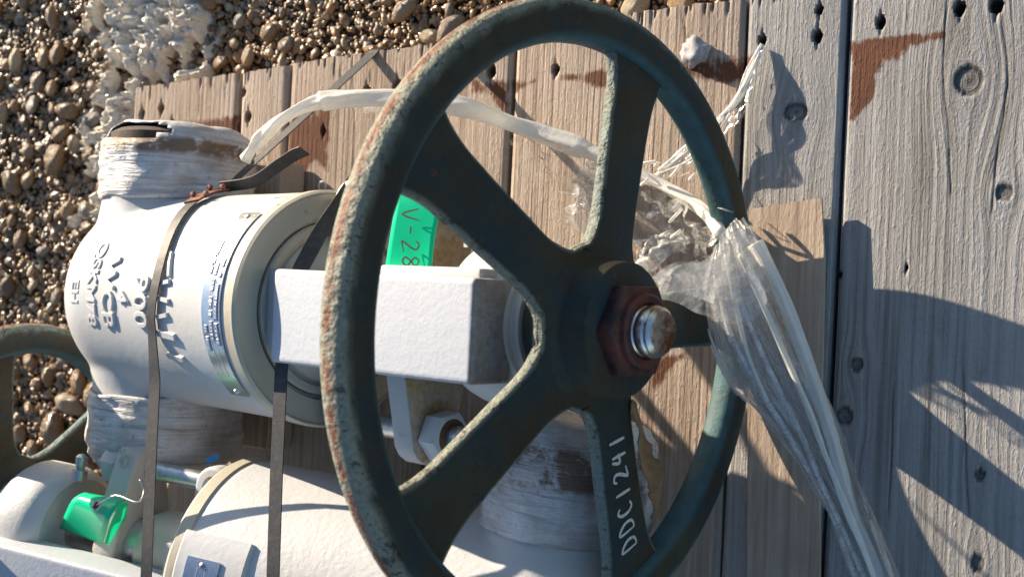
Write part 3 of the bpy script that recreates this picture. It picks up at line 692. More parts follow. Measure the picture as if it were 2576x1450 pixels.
def make_valve(mw,P,label):
    """local frame: x along the stem, origin at the bonnet ring centre; the Empty sits at the bottom of the body"""
    Lr=P['Lr']; base=Vector((-Lr,0,-RB-.004)); off=-base
    root=empty('gate_valve',mw@Matrix.Translation(base)); tag(root,label,'valve',P.get('group'))
    A=lambda name,me,mat,par=None,lab=None: (lambda o:(o.__setitem__('label',lab) if lab else None,o)[1])(obj(name,me,mat,par or root,off if par is None else None))
    # body: dome + barrel + the two pipe necks, melted together like a casting
    prof=[(-Lr-.087*math.cos(t),.087*math.sin(t)) for t in np.linspace(0,math.pi/2,14)]
    prof[0]=(prof[0][0],0.0)
    prof+=[(-Lr+.02,.0865),(-Lr+.06,.0852),(-.06,.0848),(-.014,.085),(-.006,.0846),(-.006,.0)]
    b1=lathe('b',prof,64); bm=bmesh.new(); bm.from_mesh(b1)
    nk=lathe('n',[(-P['up']+.02,.0),(-P['up']+.02,P['rs']-.004),(-.075,P['rs']-.002),(-.062,.064),(.062,.064),(.075,P['rs']-.002),(P['dn']-.02,P['rs']-.004),(P['dn']-.02,0)],48,'y')
    for v in nk.vertices: v.co=Vector((v.co.x-Lr,-v.co.y,v.co.z))
    bm.from_mesh(nk); bmesh.ops.recalc_face_normals(bm,faces=bm.faces); me=bpy.data.meshes.new('body'); bm.to_mesh(me); bm.free()
    body=A('body',me,P.get('bodymat',PAINT)); r=body.modifiers.new('m','REMESH'); r.mode='VOXEL'; r.voxel_size=.0030; r.use_smooth_shade=True
    s=body.modifiers.new('s','SMOOTH'); s.iterations=7; s.factor=.6
    # bonnet ring: lip, flat face, rusty groove
    A('bonnet_ring',lathe('bonnet_ring',[(-.013,.0846),(-.011,.0862),(-.002,.0862),(.0005,.0848),(.0005,.0840),(-.0012,.0828),(-.0012,.0665),(-.006,.0655),(-.010,.064)],128,ang=25),RING)
    A('groove',lathe('groove',[(-.0105,.0665),(-.0075,.0662),(-.0055,.0625),(-.0105,.0610)],96,ang=80),RUSTLINE)
    A('bonnet_cover',lathe('bonnet_cover',[(-.012,.0628),(-.003,.0628),(-.0015,.0612),(-.0015,.057),(-.004,.0562),(-.004,.0535),(-.001,.0525),(.004,.046),(.012,.040),(.030,.034),(.070,.032),(.074,.030),(.074,.0)],96,ang=30),STAINED)
    # gland flange with two ears, swing bolts and nuts
    ear=[]; bo=P.get('bolt',.078); gs=P.get('gshift',0.0)
    for sg in (1,-1):
        for k in range(9):
            t=-math.pi/2+math.pi*k/8; ear.append((sg*(bo+.002+.019*math.cos(t)),sg*.019*math.sin(t)))
        ear+= [(-sg*-.03,sg*.030)] if False else []
    out=[(y,z) for y,z in ear[:9]]+[(.030,.030),(0,.034),(-.030,.030)]+[(y,z) for y,z in ear[9:]]+[(-.030,-.030),(0,-.034),(.030,-.030)]
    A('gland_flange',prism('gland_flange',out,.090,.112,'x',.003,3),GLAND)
    A('gland_sleeve',lathe('gland_sleeve',[(.074,.0),(.074,.024),(.090,.024),(.090,0)],48),ZINC)
    for sg in (1,-1):
        y=sg*bo
        st=[(.006,.0)]+[(.006,.0075)]+[(.112,.0075)]
        th=[(.112+.0016*k,.0080 if k%2 else .0071) for k in range(1,17)]
        stud=lathe('stud',st+th+[(.139,.0055),(.139,0)],24,ang=60); 
        for v in stud.vertices: v.co.y+=y
        A('stud',stud,ZINC)
        nut=prism('nut',hexprof(.0175,6,.35*sg),.1125,.128,'x',.0016,2)
        for v in nut.vertices: v.co.y+=y
        no=A('nut',nut,CAST)
        ws=lathe('washer',[(.1281,.0095),(.1281,.0122),(.1287,.0118),(.1287,.0095)],32)
        for v in ws.vertices: v.co.y+=y
        obj('rust_rim',ws,RUSTLINE,no)
        # swing-bolt lug on the bonnet, with its pin
        lug=[(.006,-.016),(.030,-.016)]+[(.030+.0145*math.cos(t)*0+.0*t,0) for t in []]
        pts=[(y-sg*.012,-.002)]+[(y+.0165*math.cos(t),.024+.0165*math.sin(t)) for t in np.linspace(-.2,math.pi+.2,14)]+[(y-sg*.0,-.002)]
        pts=[(y-sg*.034,.0045)]+[(y+sg*(.0165*math.sin(t)-.002),.021-.0165*math.cos(t)) for t in np.linspace(0,math.pi,14)]+[(y-sg*.034,.0375)]
        # outline in (y, along) extruded through z
        lv=prism('lug',[(b,a) for a,b in pts],-.010,.010,'z',.003,3)
        lo=A('swing_lug',lv,CAST)
        pin=lathe('pin',[(-.0125,0),(-.0125,.0075),(.0125,.0075),(.0125,0)],24,'z',ang=40)
        for v in pin.vertices: v.co.x+=.021; v.co.y+=y-sg*.002
        obj('pin',pin,ZINC,lo)
        pr=lathe('pin_rust',[(.0098,.0074),(.0110,.0074),(.0110,.0086),(.0098,.0090)],24,'z',ang=60,closed=True)
        for v in pr.vertices: v.co.x+=.021; v.co.y+=y-sg*.002
        obj('rust_rim',pr,RUSTLINE,lo)
    # raised casting text frame on the lower ear
    for k,(a0,a1,b0,b1) in enumerate(((-.100,-.052,.0195,.0205),)):
        V,F=font_mesh('WCB',.012,.0006); 
        A('cast_text',mesh('cast_text',[( .101+v[1],-.066-v[0]*1.0,.0192+v[2]) for v in V],F,False),CAST)
    # yoke: two arms, hub, bearing collars
    for sg in (1,-1):
        def tp(v,sg=sg):
            if v.co.x<.05: v.co.y*=1.04
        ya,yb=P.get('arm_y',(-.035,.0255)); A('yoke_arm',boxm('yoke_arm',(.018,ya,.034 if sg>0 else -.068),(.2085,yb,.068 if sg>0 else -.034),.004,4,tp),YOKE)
        A('arm_foot',boxm('arm_foot',(-.001,-.027,.040 if sg>0 else -.059),(.022,.027,.059 if sg>0 else -.040),.003,2),CAST)
    A('yoke_hub',lathe('yoke_hub',[(.158,.0),(.158,.042),(.164,.049),(.172,.0515),(.198,.0515),(.2045,.048),(.206,.044),(.206,0)],80,ang=40),CAST)
    if not P.get('flip'): A('yoke_rib',boxm('yoke_rib',(.110,.0225,.036),(.200,.0315,.056),.003,2),CAST)
    A('stop_block',boxm('stop_block',(.168,.044,-.006),(.184,.066,.010),.002,2),CAST)
    gf=A('grease_fitting',lathe('grease_fitting',[(.045,0),(.045,.006),(.053,.006),(.054,.0035),(.060,.0045),(.064,.0045),(.066,.002),(.066,0)],16,'y'),ZINC)
    for v in gf.data.vertices: v.co=Vector((v.co.x+.150,-v.co.y if P.get('flip') else v.co.y,v.co.z+.012))
    A('bearing_collar',lathe('bearing_collar',[(.205,.0),(.205,.0425),(.2075,.0435),(.2105,.0425),(.2108,.0395),(.2118,.0392),(.2145,.0400),(.2165,.0392),(.2168,.034),(.2195,.0335),(.2205,.030),(.2205,0)],96,ang=35),PAINT)
    rim=make_handwheel(root,off,P['sw'],P['Rw'],P['phase'],P['wheel_label'],P.get('letter',-1),P.get('tilt',0.0))
    # stem, wheel nut
    sn=P['sw']+.030
    nut=prism('wheel_nut',hexprof(.0290,6,.55),sn+.0045,sn+.0155,'x',.0014,2); A('wheel_nut',nut,NUT_RED)
    A('nut_collar',lathe('nut_collar',[(sn+.0150,.0),(sn+.0150,.0218),(sn+.0185,.0214),(sn+.0195,.0200),(sn+.0190,.0165),(sn+.0170,.0150),(sn+.0170,0)],64,ang=40),NUT_RED)
    e=P['sw']+.060
    A('stem',lathe('stem',[(-.02,0),(-.02,.0145),(e-.012,.0145),(e-.0112,.0136),(e-.0098,.0136),(e-.0088,.0148),(e-.0055,.0148),(e-.0045,.0137),(e-.0035,.0137),(e-.0025,.0141),(e-.0004,.0118)],64,ang=30),STEEL)
    A('stem_end',lathe('stem_end',[(e-.0035,.0120),(e-.0002,.0119),(e+.0004,.0105),(e+.0002,.0025),(e-.0008,.0012),(e-.0008,0)],48,ang=50),STEELRUST)
    # wrapped pipe ends
    for sg,Ln,key in ((1,P['up'],'tear_up'),(-1,P['dn'],'tear_dn')):
        rw=P['rs']; nth=96; prof=[(.078,rw*1.0),(.080,rw*1.015)]+[(t,rw*1.015) for t in np.linspace(.084,Ln-.026,8)]+[(Ln-.026+.026*math.sin(t),rw*1.015-.020*(1-math.cos(t))) for t in np.linspace(.15,math.pi/2,8)]+[(Ln+.001,rw*.5),(Ln+.002,0.0001)]
        V=[];F=[];K=[]
        for i,(t,r) in enumerate(prof):
            for k in range(nth):
                a=2*math.pi*k/nth
                w_=.0032*(fbm(np.array(math.cos(a)*3+4),np.array(t*60.0),np.array(math.sin(a)*3+9+sg))-.5)+.0018*(vnoise(t*300,a*1.2+k*.02,3.0*sg)-.5)
                rr=max(.0001,r+(float(w_)*2 if r>.01 else 0)); V.append((rr*math.sin(a)-Lr,sg*(t+.003*float(vnoise(math.cos(a)*3,math.sin(a)*3,2.0))),rr*math.cos(a)))
                K.append(1.0 if ((P.get(key) or P.get('kraft')) and t>Ln-P.get('kraft',.030) and t<Ln-.016) else 0.0)
        tear=P.get(key)
        def torn(i,k):
            if not tear or i<tear[0] or i>tear[1]: return False
            a=2*math.pi*((k+.5)/nth); a=(a+math.pi)%(2*math.pi)-math.pi
            c,w=tear[2],tear[3]; return abs(a-c)<w*(.75+.5*float(vnoise(i*1.3,k*.35)))
        for i in range(len(prof)-1):
            for k in range(nth):
                if torn(i,k): continue
                q=(k+1)%nth; F.append((i*nth+k,i*nth+q,(i+1)*nth+q,(i+1)*nth+k))
        me=fix(mesh('wrapped_end',V,F),None,0); me.polygons.foreach_set('use_smooth',np.ones(len(me.polygons),dtype=bool)); fattr(me,'kraft',K)
        wo=A('wrapped_end',me,WRAP); sol=wo.modifiers.new('t','SOLIDIFY'); sol.thickness=.0012
        cap=lathe('pipe_cap',[(sg*.06,rw-.006),(sg*(Ln-.008),rw-.006),(sg*(Ln-.004),rw-.012),(sg*(Ln-.004),0)],64,'y')
        for v in cap.vertices: v.co.x-=Lr
        obj('pipe_cap',cap,DARKHOLE,wo)
    return root,off,A
def frame(origin,n,yv):
    n=Vector(n).normalized(); y=Vector(yv); y=(y-n*y.dot(n)).normalized(); z=n.cross(y)
    M=Matrix((n,y,z)).transposed().to_4x4(); M.translation=origin; return M
PH1=.20718
M1=frame(Vector((-.53924,-.01869,.14593)),(math.cos(PH1),.0002,math.sin(PH1)),(0,1,0))
v1,off1,A1=make_valve(M1,dict(Lr=.22,up=.143,dn=.142,rs=.0635,sw=.2305,Rw=.1900,phase=R_(57.5),letter=2,tilt=R_(.8),tear_up=(11,14,.25,.55),group='gate valves strapped to the deck',
   wheel_label='dark green five-spoke handwheel facing the viewer'),'white gate valve in front with large dark five-spoke handwheel and raised 900 lettering')
PH2=R_(8)
n2=Vector((-math.cos(PH2)*math.cos(R_(3.5)),math.sin(R_(3.5)),math.sin(PH2))).normalized(); c2=Vector((-.372,-.240,.1))
M2=frame(c2+n2*.265,n2,(0,-1,0))
v2,off2,A2=make_valve(M2,dict(Lr=.265,up=.150,dn=.156,rs=.058,arm_y=(.002,.058),bolt=.062,sw=.232,Rw=.163,phase=R_(20),kraft=.044,flip=True,bodymat=CAST,group='gate valves strapped to the deck',
   wheel_label='dark handwheel at the far left, partly hidden'),'second white gate valve at lower left, turned away, curled green tag in yoke')

ck=boxm('added_shade_block',(-.815,-.150,.0012),(-.700,.105,.0335),.002,1)  # added block, unseen: keeps sunlight from passing beneath the pipe stub
nn=len(ck.vertices); cx=np.array([v.co[:] for v in ck.vertices]); fattr(ck,'grain',cx[:,0]); fattr(ck,'rust',np.zeros(nn)); fattr(ck,'dark',np.zeros(nn)); fattr(ck,'seed',np.full(nn,9.3))
tag(obj('added_shade_block',ck,WOOD_T),'added timber block hidden under the front valve to shade the planks','timber')
# casting marks on the barrel of the front valve
def wrap_text(txt,s0,y0,size,depth,rad=RB,stretch=1.0):
    V,F=font_mesh(txt,size,depth,.0006)
    out=[]
    for u,v,w in V:
        th=(y0-u*stretch)/rad; r=rad+w
        out.append((s0+v,r*math.sin(th),r*math.cos(th)))
    return out,F
for txt,s0,y0,sz in (('900',-.122,-.002,.0265),('4',-.1475,.0,.018),('WCB',-.171,.003,.0235),('QSKM78',-.1965,.010,.0185),('EH',-.2230,.002,.016)):
    V,F=wrap_text(txt,s0,y0,sz,.0018); A1('cast_text',mesh('cast_text',V,F,False),PAINT)
# larger raised mark mostly under the strap
def bar(s0,y0,s1,y1,w,h=.0022):
    V=[];F=[]
    d=Vector((s1-s0,y1-y0,0)).normalized(); p=Vector((-d.y,d.x,0))
    for k in range(7):
        q=Vector((s0,y0,0)).lerp(Vector((s1,y1,0)),k/6)
        for a,hh in ((-1,-.001),(-.7,h),(.7,h),(1,-.001)):
            e=q+p*a*w/2; th=e.y/RB; r=RB+hh; V.append((e.x,r*math.sin(th),r*math.cos(th)))
    for k in range(6):
        for c in range(3): F.append((k*4+c,k*4+c+1,k*4+c+5,k*4+c+4))
    F+= [(3,2,1,0),(24,25,26,27)]
    return mesh('cast_mark',V,F,True,30)
for q in ((-.094,.036,-.086,.018,.004),(-.098,.012,-.084,.014,.004),(-.098,.002,-.082,.0,.004),(-.098,-.012,-.084,-.010,.004),(-.100,-.024,-.078,-.026,.006),(-.096,-.041,-.076,-.043,.005)):
    A1('cast_mark',bar(*q),PAINT)
# nameplates riveted round the barrels
def nameplate(A,s0,s1,y0,y1,lines,ts,lw,RB=RB):
    N=28; V=[];F=[]; r0,r1=RB+.0004,RB+.0014
    for k in range(N+1):
        th=(y0+(y1-y0)*k/N)/RB
        for s,r in ((s0,r0),(s0,r1),(s1,r1),(s1,r0)): V.append((s,r*math.sin(th),r*math.cos(th)))
    for k in range(N):
        for c in range(4): F.append((k*4+c,k*4+(c+1)%4,k*4+4+(c+1)%4,k*4+4+c))
    F+=[(0,1,2,3),(4*N+3,4*N+2,4*N+1,4*N)]
    pl=A('nameplate',fix(mesh('nameplate',V,F),40,0),NAMEPL)
    for i,(txt,s,yc) in enumerate(lines):
        V,F=wrap_text(txt,s,yc,ts,.00012,RB+.0016); obj('plate_text',mesh('plate_text',V,F,False),ENGRAVE,pl)
    for s in lw:
        V=[];F=[]
        for k in range(N+1):
            th=((y0+(y1-y0)*(.12+.76*k/N)))/RB
            for a in (-.00025,.00025): V.append((s+a,(RB+.0017)*math.sin(th),(RB+.0017)*math.cos(th)))
        for k in range(N): F.append((2*k,2*k+1,2*k+3,2*k+2))
        obj('plate_rule',mesh('plate_rule',V,F),ENGRAVE,pl)
    for y in (y0,y1):
        yy=y+(.0045 if y<0 else -.0045)*(1 if y0!=y1 else 0); yy=y-math.copysign(.0045,y-(y0+y1)/2); th=yy/RB
        rv=lathe('rivet',[(0,.0022),(.0010,.0020),(.0016,.0010),(.0017,0)],16,'z')
        Mx=Matrix.Translation(((s0+s1)/2,(RB+.0013)*math.sin(th),(RB+.0013)*math.cos(th)))@Matrix.Rotation(-th,4,'X'); rv.transform(Mx); obj('rivet',rv,ZINC,pl)
    return pl
nameplate(A1,-.0385,-.0165,.0735,-.0705,[('FIG    40     1903KC5CXXX   BODY HF',-.0205,.002,.0046),('STEM   CR13    DISC  HF   SEAT F 8',-.0265,.002,.0046),('CL 900',-.0325,.034,.0046),('SER  118892',-.0335,-.020,.0046)] and
   [('FIG    40     1903KC5CXXX   BODY HF',-.0205,.002),('STEM   CR13    DISC  HF   SEAT F 8',-.0265,.002),('O NELL  CL 900',-.0325,.034),('SER  118892',-.0335,-.024)],.0036,(-.0235,-.0295))
A1('plate_end',boxm('plate_end',(-.034,.0735,.030),(-.014,.0785,.034),.0008,1),NAMEPL)
nameplate(A2,-.047,-.019,.018,-.030,[('VALVE',-.040,-.005),('SIZE',-.033,-.005),('TEMP',-.026,-.005)],.0050,(-.0365,-.0295),RB+.0026)
# raised pad on the barrel of the second valve
def pad(A,s0,s1,y0,y1,h):
    N=20;V=[];F=[]
    for k in range(N+1):
        th=(y0+(y1-y0)*k/N)/RB
        for s,r in ((s0,RB-.002),(s0+.003,RB+h),(s1-.006,RB+h),(s1,RB-.002)): V.append((s,r*math.sin(th),r*math.cos(th)))
    for k in range(N):
        for c in range(3): F.append((k*4+c,k*4+c+1,k*4+5+c,k*4+4+c))
    F+=[(0,1,2,3),(4*N+3,4*N+2,4*N+1,4*N)]
    A('raised_pad',fix(mesh('raised_pad',V,F),35,0),PAINT)
pad(A2,-.068,-.004,.070,-.046,.0026)

# ------------------------------------------------------------------ steel straps
def v1p(s,y,z): return M1@Vector((s,y,z))
def strap_path(ctrl,n=10):
    """ctrl: list of (point, normal)"""
    P=[];N=[]
    for i in range(len(ctrl)-1):
        for k in range(n):
            t=k/n; P.append(ctrl[i][0].lerp(ctrl[i+1][0],t)); N.append(ctrl[i][1].lerp(ctrl[i+1][1],t))
    P.append(ctrl[-1][0]); N.append(ctrl[-1][1]); return P,N
Zv=Vector((0,0,1))
a0=at(935,137,.0015); arc=[]
for th in np.linspace(math.radians(80),math.radians(-16),14):
    s=-.128+.030*sstep(80,10,math.degrees(th))-.006*sstep(10,-16,math.degrees(th)); r=RB+.0030
    arc.append((v1p(s,r*math.sin(th),r*math.cos(th)),(M1.to_3x3()@Vector((0,math.sin(th),math.cos(th)))).normalized()))
ctrl=[(a0+Vector((.002,.006,-.035)),Vector((0,1,0))),(a0+Vector((.001,.0045,-.004)),Vector((0,1,.2)))]
ctrl+=[(a0,Vector((0,.6,1)))]+arc+[(at(391,960,.2055),Zv),(at(383,1120,.211),Zv),(at(369,1450,.222),Zv),(at(362,1720,.20),Vector((0,-.4,1))),(at(360,1990,.05),Vector((0,-1,.3)))]
P_,N_=strap_path(ctrl,4)
st1=obj('steel_strap',ribbon('steel_strap',P_,N_,.0108,.0009),STRAP); tag(st1,'dark steel strap with rusty crimped seal over the front valve body','strap','steel straps')
# crimped seal on the strap
sb=arc[0]; spts=[a0.lerp(arc[0][0],.985),arc[0][0],arc[1][0],arc[2][0],arc[3][0]]; sn=[arc[0][1]]*2+[arc[1][1],arc[2][1],arc[3][1]]
seal=obj('strap_seal',ribbon('strap_seal',[p+n*.0006 for p,n in zip(spts,sn)],sn,.0150,.0016),SEAL,st1)
for k in (.25,.75):
    for sg in (-1,1):
        q=spts[0].lerp(spts[-1],k); d=(spts[-1]-spts[0]).normalized(); w=d.cross(sn[1]).normalized()
        cr=lathe('crimp',[(0,.0026),(.0022,.0018),(.0026,0)],10,'z'); cr.transform(Matrix.Translation(q+w*sg*.0070+sn[1]*.0045)); obj('crimp',cr,SEAL,st1)
# loose tail beyond the seal
tl=[arc[0][0]+Vector((.002,.004,.002)),at(640,455,.135),at(700,415,.125),at(742,388,.118),at(766,378,.121)]
tp_=catmull(tl,6); obj('strap_tail',ribbon('strap_tail',tp_,[Vector((.35,-.75,.6))]*len(tp_),.0108,.0009),STRAP,st1)
# second strap through the yoke
c=at(1118,104,.0015)
ctrl=[(c+Vector((.002,.006,-.035)),Vector((0,1,0))),(c,Vector((0,.6,1))),(at(862,500,.165),Vector((.75,-.1,.65))),(at(812,572,.190),Vector((.75,-.15,.65))),(at(757,675,.2075),Vector((.4,0,.9))),(at(725,800,.2095),Zv),(at(709,925,.2095),Zv),(at(697,1180,.216),Zv),(at(688,1450,.224),Zv),(at(684,1700,.222),Vector((0,-.4,1))),(at(684,1990,.10),Vector((0,-1,.3)))]
P_,N_=strap_path(ctrl,6)
st2=obj('steel_strap',ribbon('steel_strap',P_,N_,.0108,.0009),STRAP); tag(st2,'dark steel strap passing through the yoke of the front valve','strap','steel straps')

# ------------------------------------------------------------------ green tags
def grid_mesh(name,rows,nu,nv,amp=0.0,fr=30,seed=0.0,ragged=0.0,thick=None,hole=None):
    """rows: list of (left point, right point); smooth in v, straight in u"""
    Lp=catmull([r[0] for r in rows],max(2,nv//(len(rows)-1))); Rp=catmull([r[1] for r in rows],max(2,nv//(len(rows)-1)))
    n=len(Lp); P=np.zeros((n,nu+1,3))
    for i in range(n):
        for k in range(nu+1): P[i,k]=Lp[i].lerp(Rp[i],k/nu)
    du=np.gradient(P,axis=1); dv=np.gradient(P,axis=0); nr=np.cross(du,dv); nr/=np.linalg.norm(nr,axis=-1,keepdims=True)+1e-9
    if amp:
        a=fbm(P[...,0]*fr+seed,P[...,1]*fr+seed*2,P[...,2]*fr,4); rid=1-np.abs(2*a-1)*2
        P=P+nr*(amp*((a-.47)*2+.5*rid))[...,None]
    F=[]
    for i in range(n-1):
        for k in range(nu):
            if ragged:
                e=min(i,n-2-i)/n; e2=min(k,nu-1-k)/nu
                if min(e,e2)<ragged*float(vnoise(i*.35+seed,k*.35,seed*3)): continue
            if hole and hole(i/(n-1),k/nu): continue
            q=i*(nu+1)+k; F.append((q,q+1,q+nu+2,q+nu+1))
    return P,F,n
def sheet(name,rows,nu,nv,mat,parent=None,**kw):
    P,F,n=grid_mesh(name,rows,nu,nv,**kw); me=mesh(name,P.reshape(-1,3),F); return obj(name,me,mat,parent),P
T1z=.206
rows=[(at(1032,428,T1z),at(1088,428,T1z)),(at(1008,446,T1z),at(1112,450,T1z)),(at(995,520,T1z+.004),at(1107,530,T1z)),(at(982,600,T1z+.004),at(1094,600,T1z+.001)),(at(968,690,T1z),at(1086,690,T1z+.002))]
tag1,P1=sheet('green_tag',rows,10,24,GREEN); tag(tag1,'green vinyl tag marked V-28 standing in the front valve yoke','tag','green tags')
tag1.modifiers.new('t','SOLIDIFY').thickness=.0009
def tagmap(u,v,l): return at(1012+v,524+u,T1z+.0068)
V,F=[],[]
LV,LF=stroke_ribbons('V-28',42,32,7,tagmap,5.2,0); obj('marker_text',mesh('marker_text',LV,LF),INK,tag1)
def eyelet(c,nrm,r,parent):
    e=lathe('eyelet',[(0,r*.62),(.0006,r*.62),(.0012,r*.8),(.0006,r),(0,r)],24,'z',closed=True,ang=60); q=Vector(nrm).to_track_quat('Z','Y').to_matrix().to_4x4(); q.translation=c; e.transform(q); obj('eyelet',e,ZINC,parent)
    d=lathe('eyelet_hole',[(.0001,r*.62),(.0002,0)],20,'z'); d.transform(q); obj('eyelet_hole',d,DARKHOLE,parent)
vdir=(CAM-at(1038,474,T1z)).normalized()
eyelet(at(1038,473,T1z+.0062),(.25,.1,.9),.0034,tag1)
obj('tag_wire',tube('tag_wire',catmull([at(1036,470,T1z+.008),at(1024,455,T1z+.012),at(1012,462,T1z+.008),at(1000,430,T1z-.01)],5),.0006,6),ZINC,tag1)
z2=.19
r2=[(at(149,1327,z2-.012),at(258,1367,z2)),(at(163,1292,z2+.004),at(266,1335,z2+.012)),(at(180,1258,z2+.012),at(276,1300,z2+.020)),(at(198,1243,z2+.010),at(297,1268,z2+.016)),(at(214,1237,z2),at(316,1256,z2+.004))]
tag2,_=sheet('green_tag',r2,8,20,GREEN); tag(tag2,'curled green vinyl tag in the yoke of the second valve','tag','green tags'); tag2.modifiers.new('t','SOLIDIFY').thickness=.0009
sheet('folded_flap',[(at(262,1366,z2+.001),at(306,1373,z2-.03)),(at(280,1310,z2+.010),at(316,1310,z2-.02)),(at(300,1268,z2+.012),at(322,1260,z2-.005))],4,8,GREEN,tag2)
eyelet(at(243,1271,z2+.020),(.1,.5,.8),.0042,tag2)
obj('tag_wire',tube('tag_wire',catmull([at(243,1270,z2+.02),at(290,1245,z2+.02),at(345,1262,z2+.02),at(362,1235,z2+.01),at(352,1205,z2+.01)],6),.0007,6),ZINC,tag2)

# ------------------------------------------------------------------ plastic wrap, thrown over and caught on the handwheel
wrap=empty('plastic_wrap',Matrix.Translation(at(1830,700,.0))); tag(wrap,'torn clear plastic wrap twisted into a rope and caught on the handwheel','plastic wrap')
winv=wrap.matrix_world.inverted()
def wchild(o): o.parent=wrap; o.matrix_parent_inverse=winv; return o
rp=[(616,402,.125),(640,368,.125),(672,332,.12),(720,293,.11),(790,260,.095),(870,249,.085),(1010,248,.075),(1160,268,.07),(1290,312,.035),(1450,368,.022),(1600,432,.018),(1700,485,.02),(1770,530,.03),(1815,590,.06)]
pth=catmull([at(*q) for q in rp],12); rad=[.0036+.0016*float(vnoise(i*.12,1.0))+ (.0016 if 50<i<110 else 0) for i in range(len(pth))]
wchild(obj('twisted_rope',tube('twisted_rope',pth,rad,24,lambda i,a:1+.16*math.sin(4*a+i*.22)+.12*float(vnoise(a*2,i*.3))),FILM_ROPE))
def wsheet(name,rows,nu,nv,mat,**kw): return wchild(sheet(name,rows,nu,nv,mat,None,**kw)[0])
# hanging bundle below the rim
Lb=[(1806,622,.105),(1772,760,.11),(1788,880,.10),(1850,985,.085),(1955,1100,.075),(2050,1245,.065),(2100,1340,.055),(2150,1480,.045),(2180,1600,.03)]
Rb=[(1868,548,.10),(1925,650,.10),(1985,790,.09),(2060,940,.08),(2130,1090,.07),(2185,1225,.06),(2225,1340,.055),(2275,1480,.045),(2310,1600,.03)]
def bundle(seed,amp,u0,u1,mat,fr,nv=96,nu=46,dz=0.0):
    Lp=catmull([at(*q) for q in Lb],12); Rp=catmull([at(*q) for q in Rb],12); n=len(Lp); P=np.zeros((n,nu+1,3))
    for i in range(n):
        t=i/(n-1); spread=1.12-.12*math.exp(-((t-.62)/.16)**2)
        for k in range(nu+1):
            u=u0+(u1-u0)*k/nu; uu=.5+(u-.5)*spread+.03*math.sin(t*7+seed)
            q=Lp[i].lerp(Rp[i],uu); ph=u*fr+1.6*math.sin(t*5+seed)+3*float(vnoise(u*3,t*4,seed))
            h=amp*(.2+.8*float(sstep(0,.16,t)))*(math.sin(ph)+.5*math.sin(2.3*ph+seed)+.7*(float(vnoise(u*9,t*4,seed+2))-.5))
            P[i,k]=q+Vector((0,0,1))*(h+dz)
    F=[]
    for i in range(n-1):
        for k in range(nu):
            if min(k,nu-1-k)/nu<.10*float(vnoise(i*.15,seed+k*.01)) : continue
            q=i*(nu+1)+k; F.append((q,q+1,q+nu+2,q+nu+1))
    me=mesh('hanging_film',P.reshape(-1,3),F); ii,kk=np.meshgrid(np.arange(n)/(n-1),np.linspace(u0,u1,nu+1),indexing='ij')
    fattr(me,'fu',kk.ravel()); fattr(me,'ft',ii.ravel()*3); fattr(me,'fs',np.full(ii.size,seed)); wchild(obj('hanging_film',me,mat)); return P
bundle(1.0,.0045,.0,1.0,FILM_HANG,20)
bundle(4.0,.0035,.06,.97,FILM_HANG,26,dz=.006)
bundle(7.5,.0030,.30,.92,FILM_HANG,15,dz=.011,nu=30)
def strand(pts,r,mat=FILM_STRAND,rid=5):
    p=catmull([at(*q) for q in pts],12); rr=[r*(.75+.5*float(vnoise(i*.1,r*9000))) for i in range(len(p))]
    wchild(obj('film_strand',tube('film_strand',p,rr,18,lambda i,a:1+.22*math.sin(rid*a+i*.08)+.15*float(vnoise(a*2.5,i*.25))),mat))
strand([(1900,610,.115),(1945,690,.11),(1990,800,.10),(2040,940,.09),(2085,1080,.085),(2115,1190,.08),(2150,1300,.07),(2195,1400,.06),(2225,1500,.05)],.0036,FILM_ROPE)
strand([(1800,690,.12),(1835,830,.11),(1900,960,.10),(1975,1080,.09),(2045,1200,.08),(2105,1320,.07),(2160,1480,.06)],.0016)
strand([(1830,660,.12),(1880,800,.11),(1945,950,.10),(2015,1090,.09),(2060,1200,.085),(2120,1330,.07),(2185,1480,.06)],.0015,FILM_STRAND)
strand([(1862,640,.118),(1915,760,.112),(1968,880,.105),(2035,1030,.098),(2080,1150,.09),(2135,1290,.08),(2180,1400,.07),(2215,1500,.06)],.0017,FILM_ROPE,3)
strand([(1826,640,.12),(1850,760,.115),(1880,890,.105),(1930,1010,.10)],.0014,FILM_ROPE,3)
# film pulled round the rim towards the hub
wsheet('rim_film',[(at(1622,706,.15),at(1640,745,.14)),(at(1690,652,.14),at(1700,765,.13)),(at(1770,640,.13),at(1770,800,.12)),(at(1850,560,.12),at(1880,830,.12)),(at(1905,600,.11),at(1930,760,.11))],16,40,FILM,amp=.0055,fr=34,seed=2,ragged=.05)
wsheet('rim_film',[(at(1620,712,.146),at(1640,738,.138)),(at(1700,660,.136),at(1720,740,.13)),(at(1790,628,.13),at(1800,770,.12)),(at(1850,600,.13),at(1860,800,.12))],14,30,FILM_STRAND,amp=.010,fr=55,seed=9,ragged=.12)
